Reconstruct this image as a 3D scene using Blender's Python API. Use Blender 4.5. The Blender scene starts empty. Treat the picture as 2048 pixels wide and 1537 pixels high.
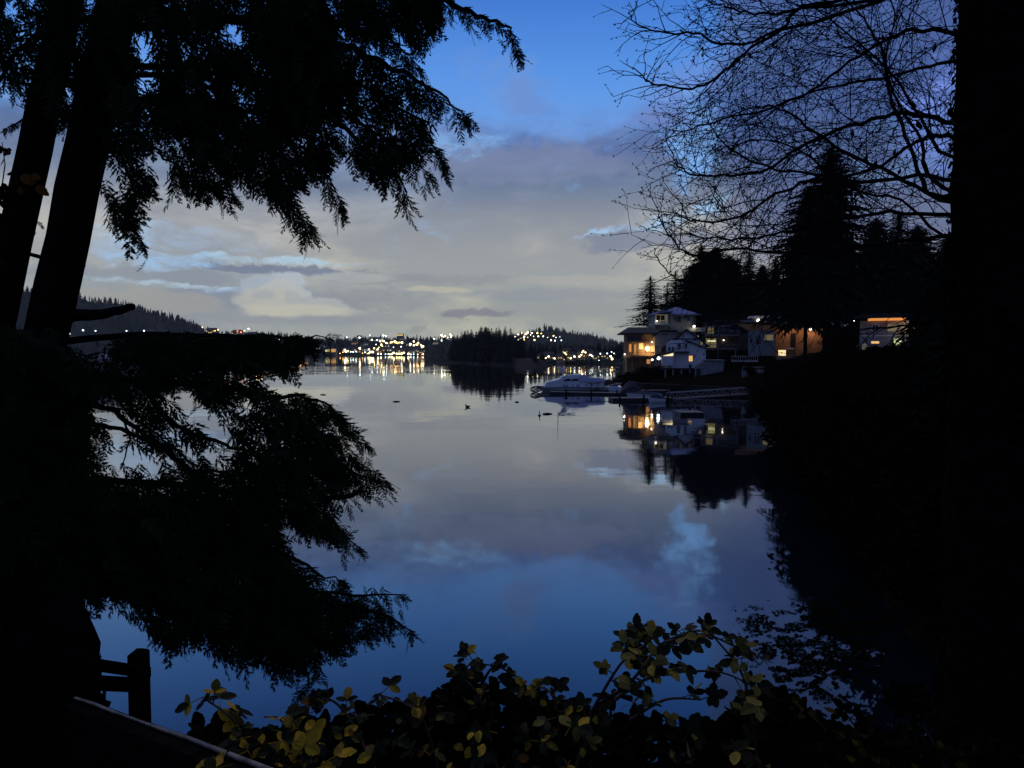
import bpy, math, random
import numpy as np
from mathutils import Vector, Matrix

random.seed(7)
rng = np.random.default_rng(7)
scene = bpy.context.scene
COL = scene.collection
R = math.radians

# ------------------------------------------------------------------ camera
F = 1420.0
CX, CY = 1024.0, 768.5
YH = 704.0
CAMZ = 8.0
PITCH = math.atan((CY - YH) / F)
cam_d = bpy.data.cameras.new('camera')
cam = bpy.data.objects.new('camera', cam_d)
COL.objects.link(cam)
cam.location = (0, 0, CAMZ)
cam.rotation_euler = (R(90) - PITCH, 0, 0)
cam_d.sensor_width = 36
cam_d.lens = 36 * F / 2048
cam_d.clip_start = 0.05
cam_d.clip_end = 30000
scene.camera = cam
_cp, _sp = math.cos(PITCH), math.sin(PITCH)


def ray(px, py):
    a, b = (px - CX) / F, (CY - py) / F
    return Vector((a, _cp + b * _sp, -_sp + b * _cp))


def P(px, py, D):
    d = ray(px, py)
    return Vector((0, 0, CAMZ)) + d * (D / d.y)


def PW(px, py, z=0.0):
    d = ray(px, py)
    return Vector((0, 0, CAMZ)) + d * ((z - CAMZ) / d.z)


def azel(px, py):
    d = ray(px, py).normalized()
    return math.atan2(d.x, d.y), math.asin(d.z)


# ------------------------------------------------------------------ node helper
class E:
    """A node socket (or number) with arithmetic."""
    def __init__(s, t, v):
        s.t, s.v = t, v

    def _op(s, op, *o):
        n = s.t.nodes.new('ShaderNodeMath')
        n.operation = op
        for i, q in enumerate((s,) + o):
            q = q.v if isinstance(q, E) else q
            if isinstance(q, (int, float)):
                n.inputs[i].default_value = q
            else:
                s.t.links.new(q, n.inputs[i])
        return E(s.t, n.outputs[0])

    def __add__(s, o): return s._op('ADD', o)
    def __sub__(s, o): return s._op('SUBTRACT', o)
    def __mul__(s, o): return s._op('MULTIPLY', o)
    def __truediv__(s, o): return s._op('DIVIDE', o)
    def mx(s, o): return s._op('MAXIMUM', o)
    def mn(s, o): return s._op('MINIMUM', o)
    def pw(s, o): return s._op('POWER', o)

    def smooth(s, a, b, lo=0.0, hi=1.0):
        n = s.t.nodes.new('ShaderNodeMapRange')
        n.interpolation_type = 'SMOOTHSTEP'
        n.clamp = True
        s.t.links.new(s.v, n.inputs['Value'])
        for k, q in (('From Min', a), ('From Max', b), ('To Min', lo), ('To Max', hi)):
            n.inputs[k].default_value = q
        return E(s.t, n.outputs['Result'])


def node(t, kind, **kw):
    n = t.nodes.new(kind)
    for k, v in kw.items():
        setattr(n, k, v)
    return n


def combine(t, x, y, z):
    n = t.nodes.new('ShaderNodeCombineXYZ')
    for i, q in enumerate((x, y, z)):
        q = q.v if isinstance(q, E) else q
        if isinstance(q, (int, float)):
            n.inputs[i].default_value = q
        else:
            t.links.new(q, n.inputs[i])
    return n.outputs[0]


def noise_tex(t, vec, scale, detail=4, rough=0.5, dist=0.0, out='Fac'):
    n = t.nodes.new('ShaderNodeTexNoise')
    n.inputs['Scale'].default_value = scale
    n.inputs['Detail'].default_value = detail
    n.inputs['Roughness'].default_value = rough
    n.inputs['Distortion'].default_value = dist
    if vec is not None:
        t.links.new(vec, n.inputs['Vector'])
    o = n.outputs['Fac' if out == 'Fac' else 'Color']
    return E(t, o) if out == 'Fac' else o


def mixc(t, a, b, f):
    n = t.nodes.new('ShaderNodeMix')
    n.data_type = 'RGBA'
    for sock, q in ((n.inputs[0], f), (n.inputs[6], a), (n.inputs[7], b)):
        q = q.v if isinstance(q, E) else q
        if isinstance(q, (int, float)):
            sock.default_value = q
        elif isinstance(q, tuple):
            sock.default_value = (*q[:3], 1)
        else:
            t.links.new(q, sock)
    return n.outputs[2]


def ramp(t, fac, stops):
    n = t.nodes.new('ShaderNodeValToRGB')
    cr = n.color_ramp
    while len(cr.elements) < len(stops):
        cr.elements.new(0.5)
    for e, (p, c) in zip(cr.elements, stops):
        e.position = p
        e.color = (*c, 1)
    t.links.new(fac.v if isinstance(fac, E) else fac, n.inputs[0])
    return n.outputs[0]


def s2l(r, g, b):
    f = lambda c: (c / 255 / 12.92) if c / 255 <= 0.04045 else ((c / 255 + 0.055) / 1.055) ** 2.4
    return (f(r), f(g), f(b))


# ------------------------------------------------------------------ world
def build_world():
    w = bpy.data.worlds.new('World')
    scene.world = w
    w.use_nodes = True
    t = w.node_tree
    t.nodes.clear()
    tc = node(t, 'ShaderNodeTexCoord')
    sep = node(t, 'ShaderNodeSeparateXYZ')
    t.links.new(tc.outputs['Generated'], sep.inputs[0])
    x, y, z = (E(t, sep.outputs[i]) for i in range(3))
    za = z._op('ABSOLUTE')
    el = za.mn(0.9999)._op('ARCSINE')
    az = x._op('ARCTAN2', y)
    den = za + 0.13
    plane = combine(t, x / den, y / den, 0.0)
    dirv = combine(t, az, el * 2.6, 3.0)
    n_big = noise_tex(t, plane, 0.9, 6, 0.55, 0.3)
    n_fine = noise_tex(t, combine(t, az, el * 3.2, 0.7), 9.0, 8, 0.6, 0.25)
    n_mid = noise_tex(t, dirv, 3.2, 6, 0.55, 0.4)
    warp = node(t, 'ShaderNodeSeparateColor')
    t.links.new(noise_tex(t, combine(t, az, el * 1.5, 5.0), 21.0, 10, 0.70, 0.25, 'Color'), warp.inputs[0])
    wa = (E(t, warp.outputs[0]) - 0.5)
    we = (E(t, warp.outputs[1]) - 0.5)

    # clear sky: Nishita dusk sky under a blue gradient
    sky = node(t, 'ShaderNodeTexSky', sky_type='NISHITA', sun_disc=False)
    sky.sun_elevation = R(4.0)
    sky.sun_rotation = R(-25)
    sky.altitude = 20
    elf = el / (math.pi / 2)
    clear = ramp(t, elf, [(0.0, s2l(165, 178, 182)), (0.045, s2l(165, 190, 206)), (0.10, s2l(145, 188, 232)),
                          (0.18, s2l(112, 168, 240)), (0.235, s2l(84, 148, 234)), (0.30, s2l(56, 116, 210)), (0.42, s2l(42, 88, 178)), (1.0, s2l(30, 58, 130))])
    nis = node(t, 'ShaderNodeMix', data_type='RGBA', blend_type='MULTIPLY')
    nis.inputs[0].default_value = 1
    nis.inputs[7].default_value = (0.10, 0.12, 0.15, 1)
    t.links.new(sky.outputs[0], nis.inputs[6])
    clear = mixc(t, clear, nis.outputs[2], 0.06)

    # cloud deck
    cl = ramp(t, elf, [(0.0, s2l(184, 186, 174)), (0.03, s2l(192, 192, 172)), (0.06, s2l(198, 196, 180)), (0.09, s2l(192, 190, 182)), (0.117, s2l(174, 178, 182)), (0.145, s2l(142, 157, 182)),
                       (0.172, s2l(112, 137, 184)), (0.20, s2l(106, 144, 206)), (0.24, s2l(96, 142, 216)), (0.45, s2l(62, 86, 156)), (1.0, s2l(40, 55, 100))])
    cl_d = ramp(t, elf, [(0.0, s2l(156, 164, 168)), (0.03, s2l(158, 164, 162)), (0.06, s2l(162, 167, 166)), (0.09, s2l(156, 160, 164)), (0.117, s2l(142, 148, 160)), (0.145, s2l(108, 126, 156)),
                         (0.172, s2l(82, 106, 154)), (0.20, s2l(78, 112, 178)), (0.24, s2l(84, 118, 188)), (0.45, s2l(48, 68, 130)), (1.0, s2l(34, 46, 88))])
    cl = mixc(t, cl, cl_d, n_mid.smooth(0.40, 0.60))
    cl = mixc(t, cl, cl_d, n_fine.smooth(0.40, 0.66) * 0.65)
    n_tex = noise_tex(t, combine(t, az, el * 2.2, 1.9), 26.0, 9, 0.66, 0.5)
    cl = mixc(t, cl, cl_d, n_tex.smooth(0.46, 0.70) * 0.65)
    n_puff = noise_tex(t, combine(t, az, el * 1.5, 4.4), 6.0, 9, 0.62, 0.6)
    # purple-dark cloud bank towards the right-hand shore
    bank_m = az.smooth(azel(1380, 300)[0], azel(1560, 300)[0]) * el.smooth(R(4), R(9))
    cl = mixc(t, cl, s2l(68, 88, 142), bank_m * 0.75)
    low = az.smooth(azel(1300, 500)[0], azel(1800, 500)[0]) * 0.55
    cl = mixc(t, cl, s2l(122, 124, 128), low * el.smooth(R(9), R(3)))

    bias = el.smooth(R(23), R(12), -0.17, 0.33) + az.smooth(azel(1390, 100)[0], azel(1480, 100)[0], 0.0, 0.40) \
        + az.smooth(azel(700, 300)[0], azel(200, 300)[0], 0.0, -0.10) * el.smooth(R(6), R(16))
    cover = (n_big * 0.35 + n_mid * 0.2 + n_puff * 0.45 + bias).smooth(0.42, 0.66)
    col = mixc(t, clear, cl, cover)
    rifts = n_puff.smooth(0.54, 0.70) * n_tex.smooth(0.40, 0.60) * el.smooth(R(3.5), R(7)) * el.smooth(R(19), R(13))
    col = mixc(t, col, clear, rifts * 0.55)

    def blob(px, py, rx, ry, wz=1.0, soft=0.6, slope=0.0):
        a0, e0 = azel(px, py)
        da = (az - a0 + wa * (wz * (rx * 0.6 + 40) / F * 1.9))
        de = (el - e0 + we * (wz * (ry * 0.7 + 7) / F * 3.0)) - da * slope
        q = (da / (rx / F)).pw(2.0) + (de / (ry / F)).pw(2.0)
        return q.smooth(1.25, 1.25 - soft)
    # bluish grey low deck on the far side of the hill
    col = mixc(t, col, s2l(134, 146, 164), blob(330, 590, 420, 120, 0.5, 1.2) * 0.5)
    col = mixc(t, col, s2l(136, 148, 160), blob(760, 585, 150, 42, 0.8, 1.1) * 0.4)
    # broken bright gaps
    # wisps reaching up into the blue
    for (px, py, rx, ry, sl, c, k) in [(1010, 165, 120, 55, -0.35, s2l(116, 152, 212), 0.6), (1075, 205, 90, 40, -0.5, s2l(112, 140, 202), 0.6), (1330, 190, 130, 60, 0.3, s2l(112, 138, 206), 0.55),
                                       (1180, 290, 240, 50, 0.0, s2l(104, 122, 172), 0.5), (940, 262, 130, 16, 0.1, s2l(114, 132, 188), 0.5), (1240, 235, 120, 18, 0.0, s2l(116, 138, 196), 0.5)]:
        col = mixc(t, col, c, blob(px, py, rx, ry, 1.2, 1.15, sl) * (n_puff.smooth(0.38, 0.6) * 0.8 + 0.2) * k)
    # darker soft shelves
    for (px, py, rx, ry, c, k) in [
        (555, 541, 180, 9, s2l(112, 126, 152), 0.8), (290, 552, 200, 14, s2l(135, 145, 161), 0.6), (950, 628, 85, 9, s2l(131, 131, 145), 0.8),
        (420, 600, 90, 22, s2l(131, 142, 163), 0.6), (720, 600, 130, 26, s2l(142, 146, 154), 0.5), (880, 560, 240, 10, s2l(149, 150, 156), 0.6),
        (1300, 478, 150, 28, s2l(121, 131, 156), 0.7), (1060, 330, 260, 40, s2l(131, 140, 170), 0.5), (1100, 590, 200, 12, s2l(145, 152, 163), 0.5),
    ]:
        col = mixc(t, col, c, blob(px, py, rx, ry, 1.2, 0.9) * k)
    streak = n_tex.smooth(0.62, 0.36)
    for (px, py, rx, ry, sl, c, k) in [
        (540, 521, 200, 9, -0.02, s2l(180, 208, 226), 0.95), (330, 520, 110, 20, 0.0, s2l(163, 204, 243), 0.7),
        (345, 571, 150, 6, -0.06, s2l(182, 206, 222), 0.95), (470, 583, 70, 6, 0.08, s2l(175, 208, 239), 0.8),
        (250, 470, 70, 45, 0.0, s2l(166, 201, 239), 0.75), (420, 478, 120, 22, 0.0, s2l(163, 187, 216), 0.6),
        (1310, 443, 160, 11, 0.17, s2l(172, 206, 240), 1.0), (1425, 412, 40, 18, 0.3, s2l(160, 200, 242), 0.9),
        (1378, 278, 62, 80, 0.0, s2l(128, 182, 248), 1.0), (905, 290, 120, 30, 0.15, s2l(140, 193, 250), 0.7),
        (1130, 255, 160, 30, 0.0, s2l(114, 163, 239), 0.4), (1880, 240, 60, 90, 0.0, s2l(128, 157, 250), 0.8),
    ]:
        m = blob(px, py, rx, ry, 1.3, 1.1, sl) * (streak * 0.75 + 0.25) * k
        col = mixc(t, col, c, m)
    # cumulus heads near the horizon: grey-blue crowns over a warm flat base
    for (px, py, rx, ry, c, k, sf) in [
        (1150, 560, 170, 10, s2l(182, 182, 176), 0.5, 0.9), (265, 606, 150, 24, s2l(166, 166, 160), 0.75, 0.5),
        (880, 580, 70, 6, s2l(196, 192, 172), 0.7, 0.9), (700, 555, 90, 9, s2l(176, 180, 180), 0.6, 0.8),
        (574, 578, 38, 30, s2l(182, 192, 202), 0.85, 0.35), (518, 574, 30, 22, s2l(172, 183, 194), 0.8, 0.5), (545, 566, 26, 12, s2l(170, 182, 196), 0.6, 0.6),
        (568, 592, 44, 30, s2l(186, 190, 188), 0.95, 0.35), (540, 604, 62, 26, s2l(188, 188, 178), 0.85, 0.6), (530, 590, 22, 10, s2l(158, 166, 176), 0.5, 0.8), (585, 596, 16, 16, s2l(166, 172, 178), 0.5, 0.9), (620, 600, 24, 8, s2l(160, 168, 178), 0.5, 0.9), (650, 612, 44, 18, s2l(184, 188, 186), 0.8, 0.6),
        (600, 622, 112, 14, s2l(198, 196, 180), 0.85, 0.8),
    ]:
        col = mixc(t, col, c, blob(px, py, rx, ry, 0.55, sf) * k)
    col = mixc(t, col, s2l(150, 156, 162), blob(600, 640, 260, 9, 0.5, 0.9) * 0.6)
    # unseen sky behind the viewer: one even blue set to light what faces it
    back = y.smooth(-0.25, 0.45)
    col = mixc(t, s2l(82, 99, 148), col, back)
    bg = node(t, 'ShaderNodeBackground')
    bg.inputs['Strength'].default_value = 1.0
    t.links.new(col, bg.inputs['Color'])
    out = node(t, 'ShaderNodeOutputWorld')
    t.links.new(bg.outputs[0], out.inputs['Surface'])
    w.cycles.sampling_method = 'MANUAL'
    w.cycles.sample_map_resolution = 512


build_world()

# one weak, wide sun lamp: the last light of the dusk sky, high over the bay
sun_d = bpy.data.lights.new('sun', 'SUN')
sun_d.energy = 0.52
sun_d.angle = R(14)
sun_d.color = (1.0, 0.86, 0.62)
sun = bpy.data.objects.new('sun', sun_d)
COL.objects.link(sun)
sun.rotation_euler = (R(-38), R(-14), 0)

# ------------------------------------------------------------------ materials
def mat(name, col, rough=0.8, vary=0.25, scale=6.0, spec=0.2, metal=0.0, coord='Object', bump=0.0):
    m = bpy.data.materials.new(name)
    m.use_nodes = True
    t = m.node_tree
    b = t.nodes['Principled BSDF']
    b.inputs['Roughness'].default_value = rough
    b.inputs['Specular IOR Level'].default_value = spec
    b.inputs['Metallic'].default_value = metal
    tc = node(t, 'ShaderNodeTexCoord')
    n = noise_tex(t, tc.outputs[coord], scale, 5, 0.6)
    lo = tuple(c * (1 - vary) for c in col)
    hi = tuple(min(1, c * (1 + vary)) for c in col)
    t.links.new(mixc(t, lo, hi, n.smooth(0.3, 0.7)), b.inputs['Base Color'])
    if bump:
        bn = node(t, 'ShaderNodeBump')
        bn.inputs['Strength'].default_value = 0.6
        bn.inputs['Distance'].default_value = bump
        t.links.new(n.v, bn.inputs['Height'])
        t.links.new(bn.outputs[0], b.inputs['Normal'])
    return m


def emis(name, col, strength, samp=True):
    m = bpy.data.materials.new(name)
    m.use_nodes = True
    t = m.node_tree
    b = t.nodes['Principled BSDF']
    b.inputs['Base Color'].default_value = (*[c * 0.5 for c in col], 1)
    b.inputs['Emission Color'].default_value = (*col, 1)
    b.inputs['Emission Strength'].default_value = strength
    if not samp:
        m.cycles.emission_sampling = 'NONE'
    return m


def island_mat(name, cols, rough=0.7, spec=0.15):
    """one colour per leaf (each leaf is a mesh island)"""
    m = bpy.data.materials.new(name)
    m.use_nodes = True
    t = m.node_tree
    b = t.nodes['Principled BSDF']
    g = node(t, 'ShaderNodeNewGeometry')
    k = len(cols)
    c = ramp(t, g.outputs['Random Per Island'], [(i / k, q) for i, q in enumerate(cols)])
    c.node.color_ramp.interpolation = 'CONSTANT'
    tc = node(t, 'ShaderNodeTexCoord')
    n = noise_tex(t, tc.outputs['Object'], 45, 4, 0.6)
    mm = node(t, 'ShaderNodeMix', data_type='RGBA', blend_type='MULTIPLY')
    mm.inputs[0].default_value = 1
    t.links.new(c, mm.inputs[6])
    t.links.new(ramp(t, n, [(0.3, (0.55, 0.5, 0.45)), (0.65, (1, 1, 1))]), mm.inputs[7])
    t.links.new(mm.outputs[2], b.inputs['Base Color'])
    b.inputs['Roughness'].default_value = rough
    b.inputs['Specular IOR Level'].default_value = spec
    return m


M = {}
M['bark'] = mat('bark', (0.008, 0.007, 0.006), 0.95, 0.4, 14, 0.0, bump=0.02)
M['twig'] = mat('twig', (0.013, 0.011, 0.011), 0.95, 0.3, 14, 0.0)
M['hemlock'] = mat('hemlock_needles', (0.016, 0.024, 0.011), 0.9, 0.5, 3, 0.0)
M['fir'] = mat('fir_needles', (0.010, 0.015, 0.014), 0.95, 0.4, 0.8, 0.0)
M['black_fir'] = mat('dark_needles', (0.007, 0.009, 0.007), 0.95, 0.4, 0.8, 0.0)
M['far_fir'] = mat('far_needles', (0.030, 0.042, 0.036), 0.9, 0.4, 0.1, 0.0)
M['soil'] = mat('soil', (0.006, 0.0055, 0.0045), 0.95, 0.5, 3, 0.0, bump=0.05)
M['hillside'] = mat('hillside', (0.028, 0.036, 0.032), 0.95, 0.4, 0.02, 0.0)
M['rock'] = mat('rock', (0.022, 0.021, 0.02), 0.9, 0.4, 0.6, 0.1, bump=0.1)
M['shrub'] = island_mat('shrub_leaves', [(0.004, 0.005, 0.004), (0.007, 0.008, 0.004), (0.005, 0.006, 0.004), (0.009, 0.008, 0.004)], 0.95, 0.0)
M['leaf'] = island_mat('bramble_leaves', [(0.020, 0.021, 0.008), (0.30, 0.18, 0.016), (0.009, 0.011, 0.005), (0.012, 0.013, 0.006), (0.10, 0.075, 0.014), (0.008, 0.009, 0.004), (0.04, 0.036, 0.010), (0.009, 0.010, 0.004),
                                          (0.010, 0.010, 0.004), (0.16, 0.060, 0.010), (0.016, 0.018, 0.008), (0.012, 0.013, 0.005), (0.06, 0.054, 0.012), (0.008, 0.010, 0.005), (0.46, 0.29, 0.022), (0.010, 0.011, 0.005)], 0.7, 0.06)
M['leaf_gold'] = island_mat('golden_leaves', [(0.36, 0.22, 0.016), (0.03, 0.028, 0.010), (0.50, 0.31, 0.022), (0.012, 0.012, 0.005), (0.20, 0.13, 0.016), (0.015, 0.015, 0.006), (0.44, 0.25, 0.018), (0.02, 0.02, 0.007)], 0.7, 0.06)
M['leaf_olive'] = island_mat('olive_leaves', [(0.03, 0.03, 0.010), (0.13, 0.11, 0.024), (0.009, 0.011, 0.005), (0.012, 0.014, 0.006), (0.07, 0.062, 0.015), (0.010, 0.012, 0.005), (0.20, 0.155, 0.03), (0.009, 0.010, 0.005), (0.04, 0.038, 0.012), (0.011, 0.012, 0.005), (0.26, 0.19, 0.03), (0.010, 0.012, 0.005)], 0.7, 0.06)
M['leaf_dim'] = island_mat('dark_leaves', [(0.006, 0.007, 0.003), (0.012, 0.012, 0.004), (0.005, 0.006, 0.003), (0.06, 0.042, 0.008), (0.004, 0.005, 0.003), (0.010, 0.009, 0.004), (0.005, 0.006, 0.003), (0.004, 0.005, 0.003)], 0.9, 0.0)
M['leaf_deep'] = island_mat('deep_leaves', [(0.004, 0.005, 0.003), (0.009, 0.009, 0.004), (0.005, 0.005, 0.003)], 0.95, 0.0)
M['ivy'] = island_mat('ivy_leaves', [(0.003, 0.004, 0.003), (0.007, 0.008, 0.004), (0.004, 0.005, 0.003)], 0.95, 0.0)
M['cane'] = mat('cane', (0.06, 0.035, 0.02), 0.7, 0.3, 20)
M['dead_leaf'] = island_mat('dead_leaves', [(0.02, 0.014, 0.008), (0.10, 0.05, 0.01), (0.015, 0.012, 0.008), (0.16, 0.09, 0.015)])
M['old_wood'] = mat('old_wood', (0.007, 0.006, 0.0055), 0.95, 0.4, 9, 0.0)
M['pale_edge'] = mat('pale_edge', (0.15, 0.13, 0.10), 0.5, 0.75, 7, 0.3)
M['white'] = mat('white_paint', (0.66, 0.67, 0.70), 0.6, 0.08, 0.7)
M['trim'] = mat('white_trim', (0.72, 0.70, 0.66), 0.6, 0.05, 2)
M['stucco'] = mat('grey_stucco', (0.27, 0.24, 0.22), 0.9, 0.12, 1.5)
M['timber'] = mat('timber', (0.26, 0.17, 0.09), 0.8, 0.25, 3)
M['beige'] = mat('beige_siding', (0.40, 0.37, 0.28), 0.8, 0.08, 1)
M['brown'] = mat('brown_siding', (0.085, 0.07, 0.062), 0.85, 0.2, 2)
M['orange'] = mat('orange_stucco', (0.46, 0.22, 0.11), 0.9, 0.12, 1.2)
M['bluegrey'] = mat('blue_grey_siding', (0.20, 0.24, 0.27), 0.8, 0.1, 1.5)
M['concrete'] = mat('concrete', (0.24, 0.24, 0.25), 0.9, 0.18, 0.9)
M['roof'] = mat('dark_roof', (0.03, 0.03, 0.032), 0.85, 0.25, 3)
M['metal_roof'] = mat('metal_roof', (0.22, 0.24, 0.42), 0.5, 0.1, 2)
M['glass'] = mat('dark_glass', (0.015, 0.018, 0.025), 0.08, 0.2, 1, 0.5)
M['rail'] = mat('rail_paint', (0.45, 0.45, 0.48), 0.6, 0.1, 3)
M['alu'] = mat('aluminium', (0.24, 0.24, 0.25), 0.5, 0.15, 3, 0.5, 0.3)
M['dock'] = mat('dock_planks', (0.15, 0.14, 0.14), 0.85, 0.3, 3)
M['float'] = mat('dock_float', (0.03, 0.03, 0.035), 0.7, 0.2, 2)
M['hull'] = mat('hull_white', (0.58, 0.60, 0.64), 0.35, 0.06, 1, 0.5)
M['cover'] = mat('boat_cover', (0.40, 0.43, 0.58), 0.8, 0.1, 2)
M['tarp'] = mat('dark_tarp', (0.05, 0.045, 0.05), 0.8, 0.25, 2)
M['stripe'] = mat('dark_stripe', (0.02, 0.025, 0.045), 0.4, 0.1, 2)
M['far_wall'] = mat('far_wall', (0.16, 0.155, 0.15), 0.9, 0.2, 0.05)
M['far_roof'] = mat('far_roof', (0.05, 0.05, 0.055), 0.9, 0.2, 0.05)
M['duck'] = mat('duck_feathers', (0.03, 0.026, 0.024), 0.8, 0.4, 20)
M['lit_warm'] = emis('window_warm', (1.0, 0.56, 0.18), 0.9)
M['lit_amber'] = emis('window_amber', (1.0, 0.42, 0.13), 0.45)
M['lit_cream'] = emis('window_gable_cream', (1.0, 0.78, 0.42), 1.2)
M['lit_dim'] = emis('window_trim_dim', (0.9, 0.70, 0.32), 0.13)
M['lit_cool'] = emis('window_cool', (0.75, 0.88, 1.0), 0.9)
M['lit_orange'] = emis('soffit_lamplight', (1.0, 0.36, 0.08), 0.75)
M['lit_green'] = emis('window_green', (0.85, 0.95, 0.45), 0.9)
M['bulb_hot'] = emis('bulb_hot', (1.0, 0.72, 0.36), 40)
M['bulb_white'] = emis('bulb_white', (1.0, 0.93, 0.78), 9)
M['bulb_cool'] = emis('bulb_cool', (0.80, 0.92, 1.0), 6)
for nm, c, s in (('w', (1.0, 0.83, 0.54), 11), ('a', (1.0, 0.50, 0.13), 8), ('c', (0.78, 0.95, 0.95), 7), ('r', (1.0, 0.18, 0.08), 6), ('y', (1.0, 0.74, 0.24), 10)):
    M['far_' + nm] = emis('far_bulb_' + nm, c, s)
    M['farwin_' + nm] = emis('far_window_' + nm, c, s * 0.09)


# water
def water_mat():
    m = bpy.data.materials.new('water')
    m.use_nodes = True
    t = m.node_tree
    t.nodes.clear()
    b = node(t, 'ShaderNodeBsdfGlossy')
    b.inputs['Color'].default_value = (0.97, 0.98, 1.0, 1)
    b.inputs['Roughness'].default_value = 0.03
    deep = node(t, 'ShaderNodeBsdfDiffuse')
    deep.inputs['Color'].default_value = (0.003, 0.006, 0.011, 1)
    lw = node(t, 'ShaderNodeLayerWeight')
    lw.inputs['Blend'].default_value = 0.5
    mx = node(t, 'ShaderNodeMixShader')
    t.links.new((E(t, lw.outputs['Facing']).pw(3.0) * 0.97 + 0.02).v, mx.inputs[0])
    t.links.new(deep.outputs[0], mx.inputs[1])
    t.links.new(b.outputs[0], mx.inputs[2])
    om = node(t, 'ShaderNodeOutputMaterial')
    t.links.new(mx.outputs[0], om.inputs['Surface'])
    g = node(t, 'ShaderNodeNewGeometry')
    sep = node(t, 'ShaderNodeSeparateXYZ')
    t.links.new(g.outputs['Position'], sep.inputs[0])
    x, y = E(t, sep.outputs[0]), E(t, sep.outputs[1])

    def slopes(sx, sy, sc, det):
        n = noise_tex(t, combine(t, x * sx, y * sy, 0.0), sc, det, 0.55, 0.0, 'Color')
        s = node(t, 'ShaderNodeSeparateColor')
        t.links.new(n, s.inputs[0])
        return E(t, s.outputs[0]) - 0.5, E(t, s.outputs[1]) - 0.5
    a1, b1 = slopes(0.45, 1.0, 0.55, 3)
    a2, b2 = slopes(0.5, 1.0, 0.10, 2)
    a3, b3 = slopes(0.8, 1.0, 3.0, 2)
    patch = noise_tex(t, combine(t, x * 0.25, y, 2.0), 0.018, 4, 0.6).smooth(0.42, 0.66)
    near = y.smooth(20, 90, 0.75, 1.0)
    band = y.smooth(255, 300) * y.smooth(400, 352) * noise_tex(t, combine(t, x * 0.3, y, 9.0), 0.03, 3).smooth(0.3, 0.5)
    far = y.smooth(380, 900, 0.0, 0.9)
    amp = (patch * 1.3 + 0.55) * near + band * 2.6 + far
    nx = (a1 * 0.010 + a2 * 0.004 + a3 * 0.004) * amp
    ny = (b1 * 0.017 + b2 * 0.010 + b3 * 0.006) * amp
    nv = node(t, 'ShaderNodeVectorMath', operation='NORMALIZE')
    t.links.new(combine(t, nx, ny, 1.0), nv.inputs[0])
    t.links.new(nv.outputs[0], b.inputs['Normal'])
    return m


M['water'] = water_mat()

# ------------------------------------------------------------------ mesh helpers
def chain_loc(o):
    v = Vector((0, 0, 0))
    while o is not None:
        v = v + o.location
        o = o.parent
    return v


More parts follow.
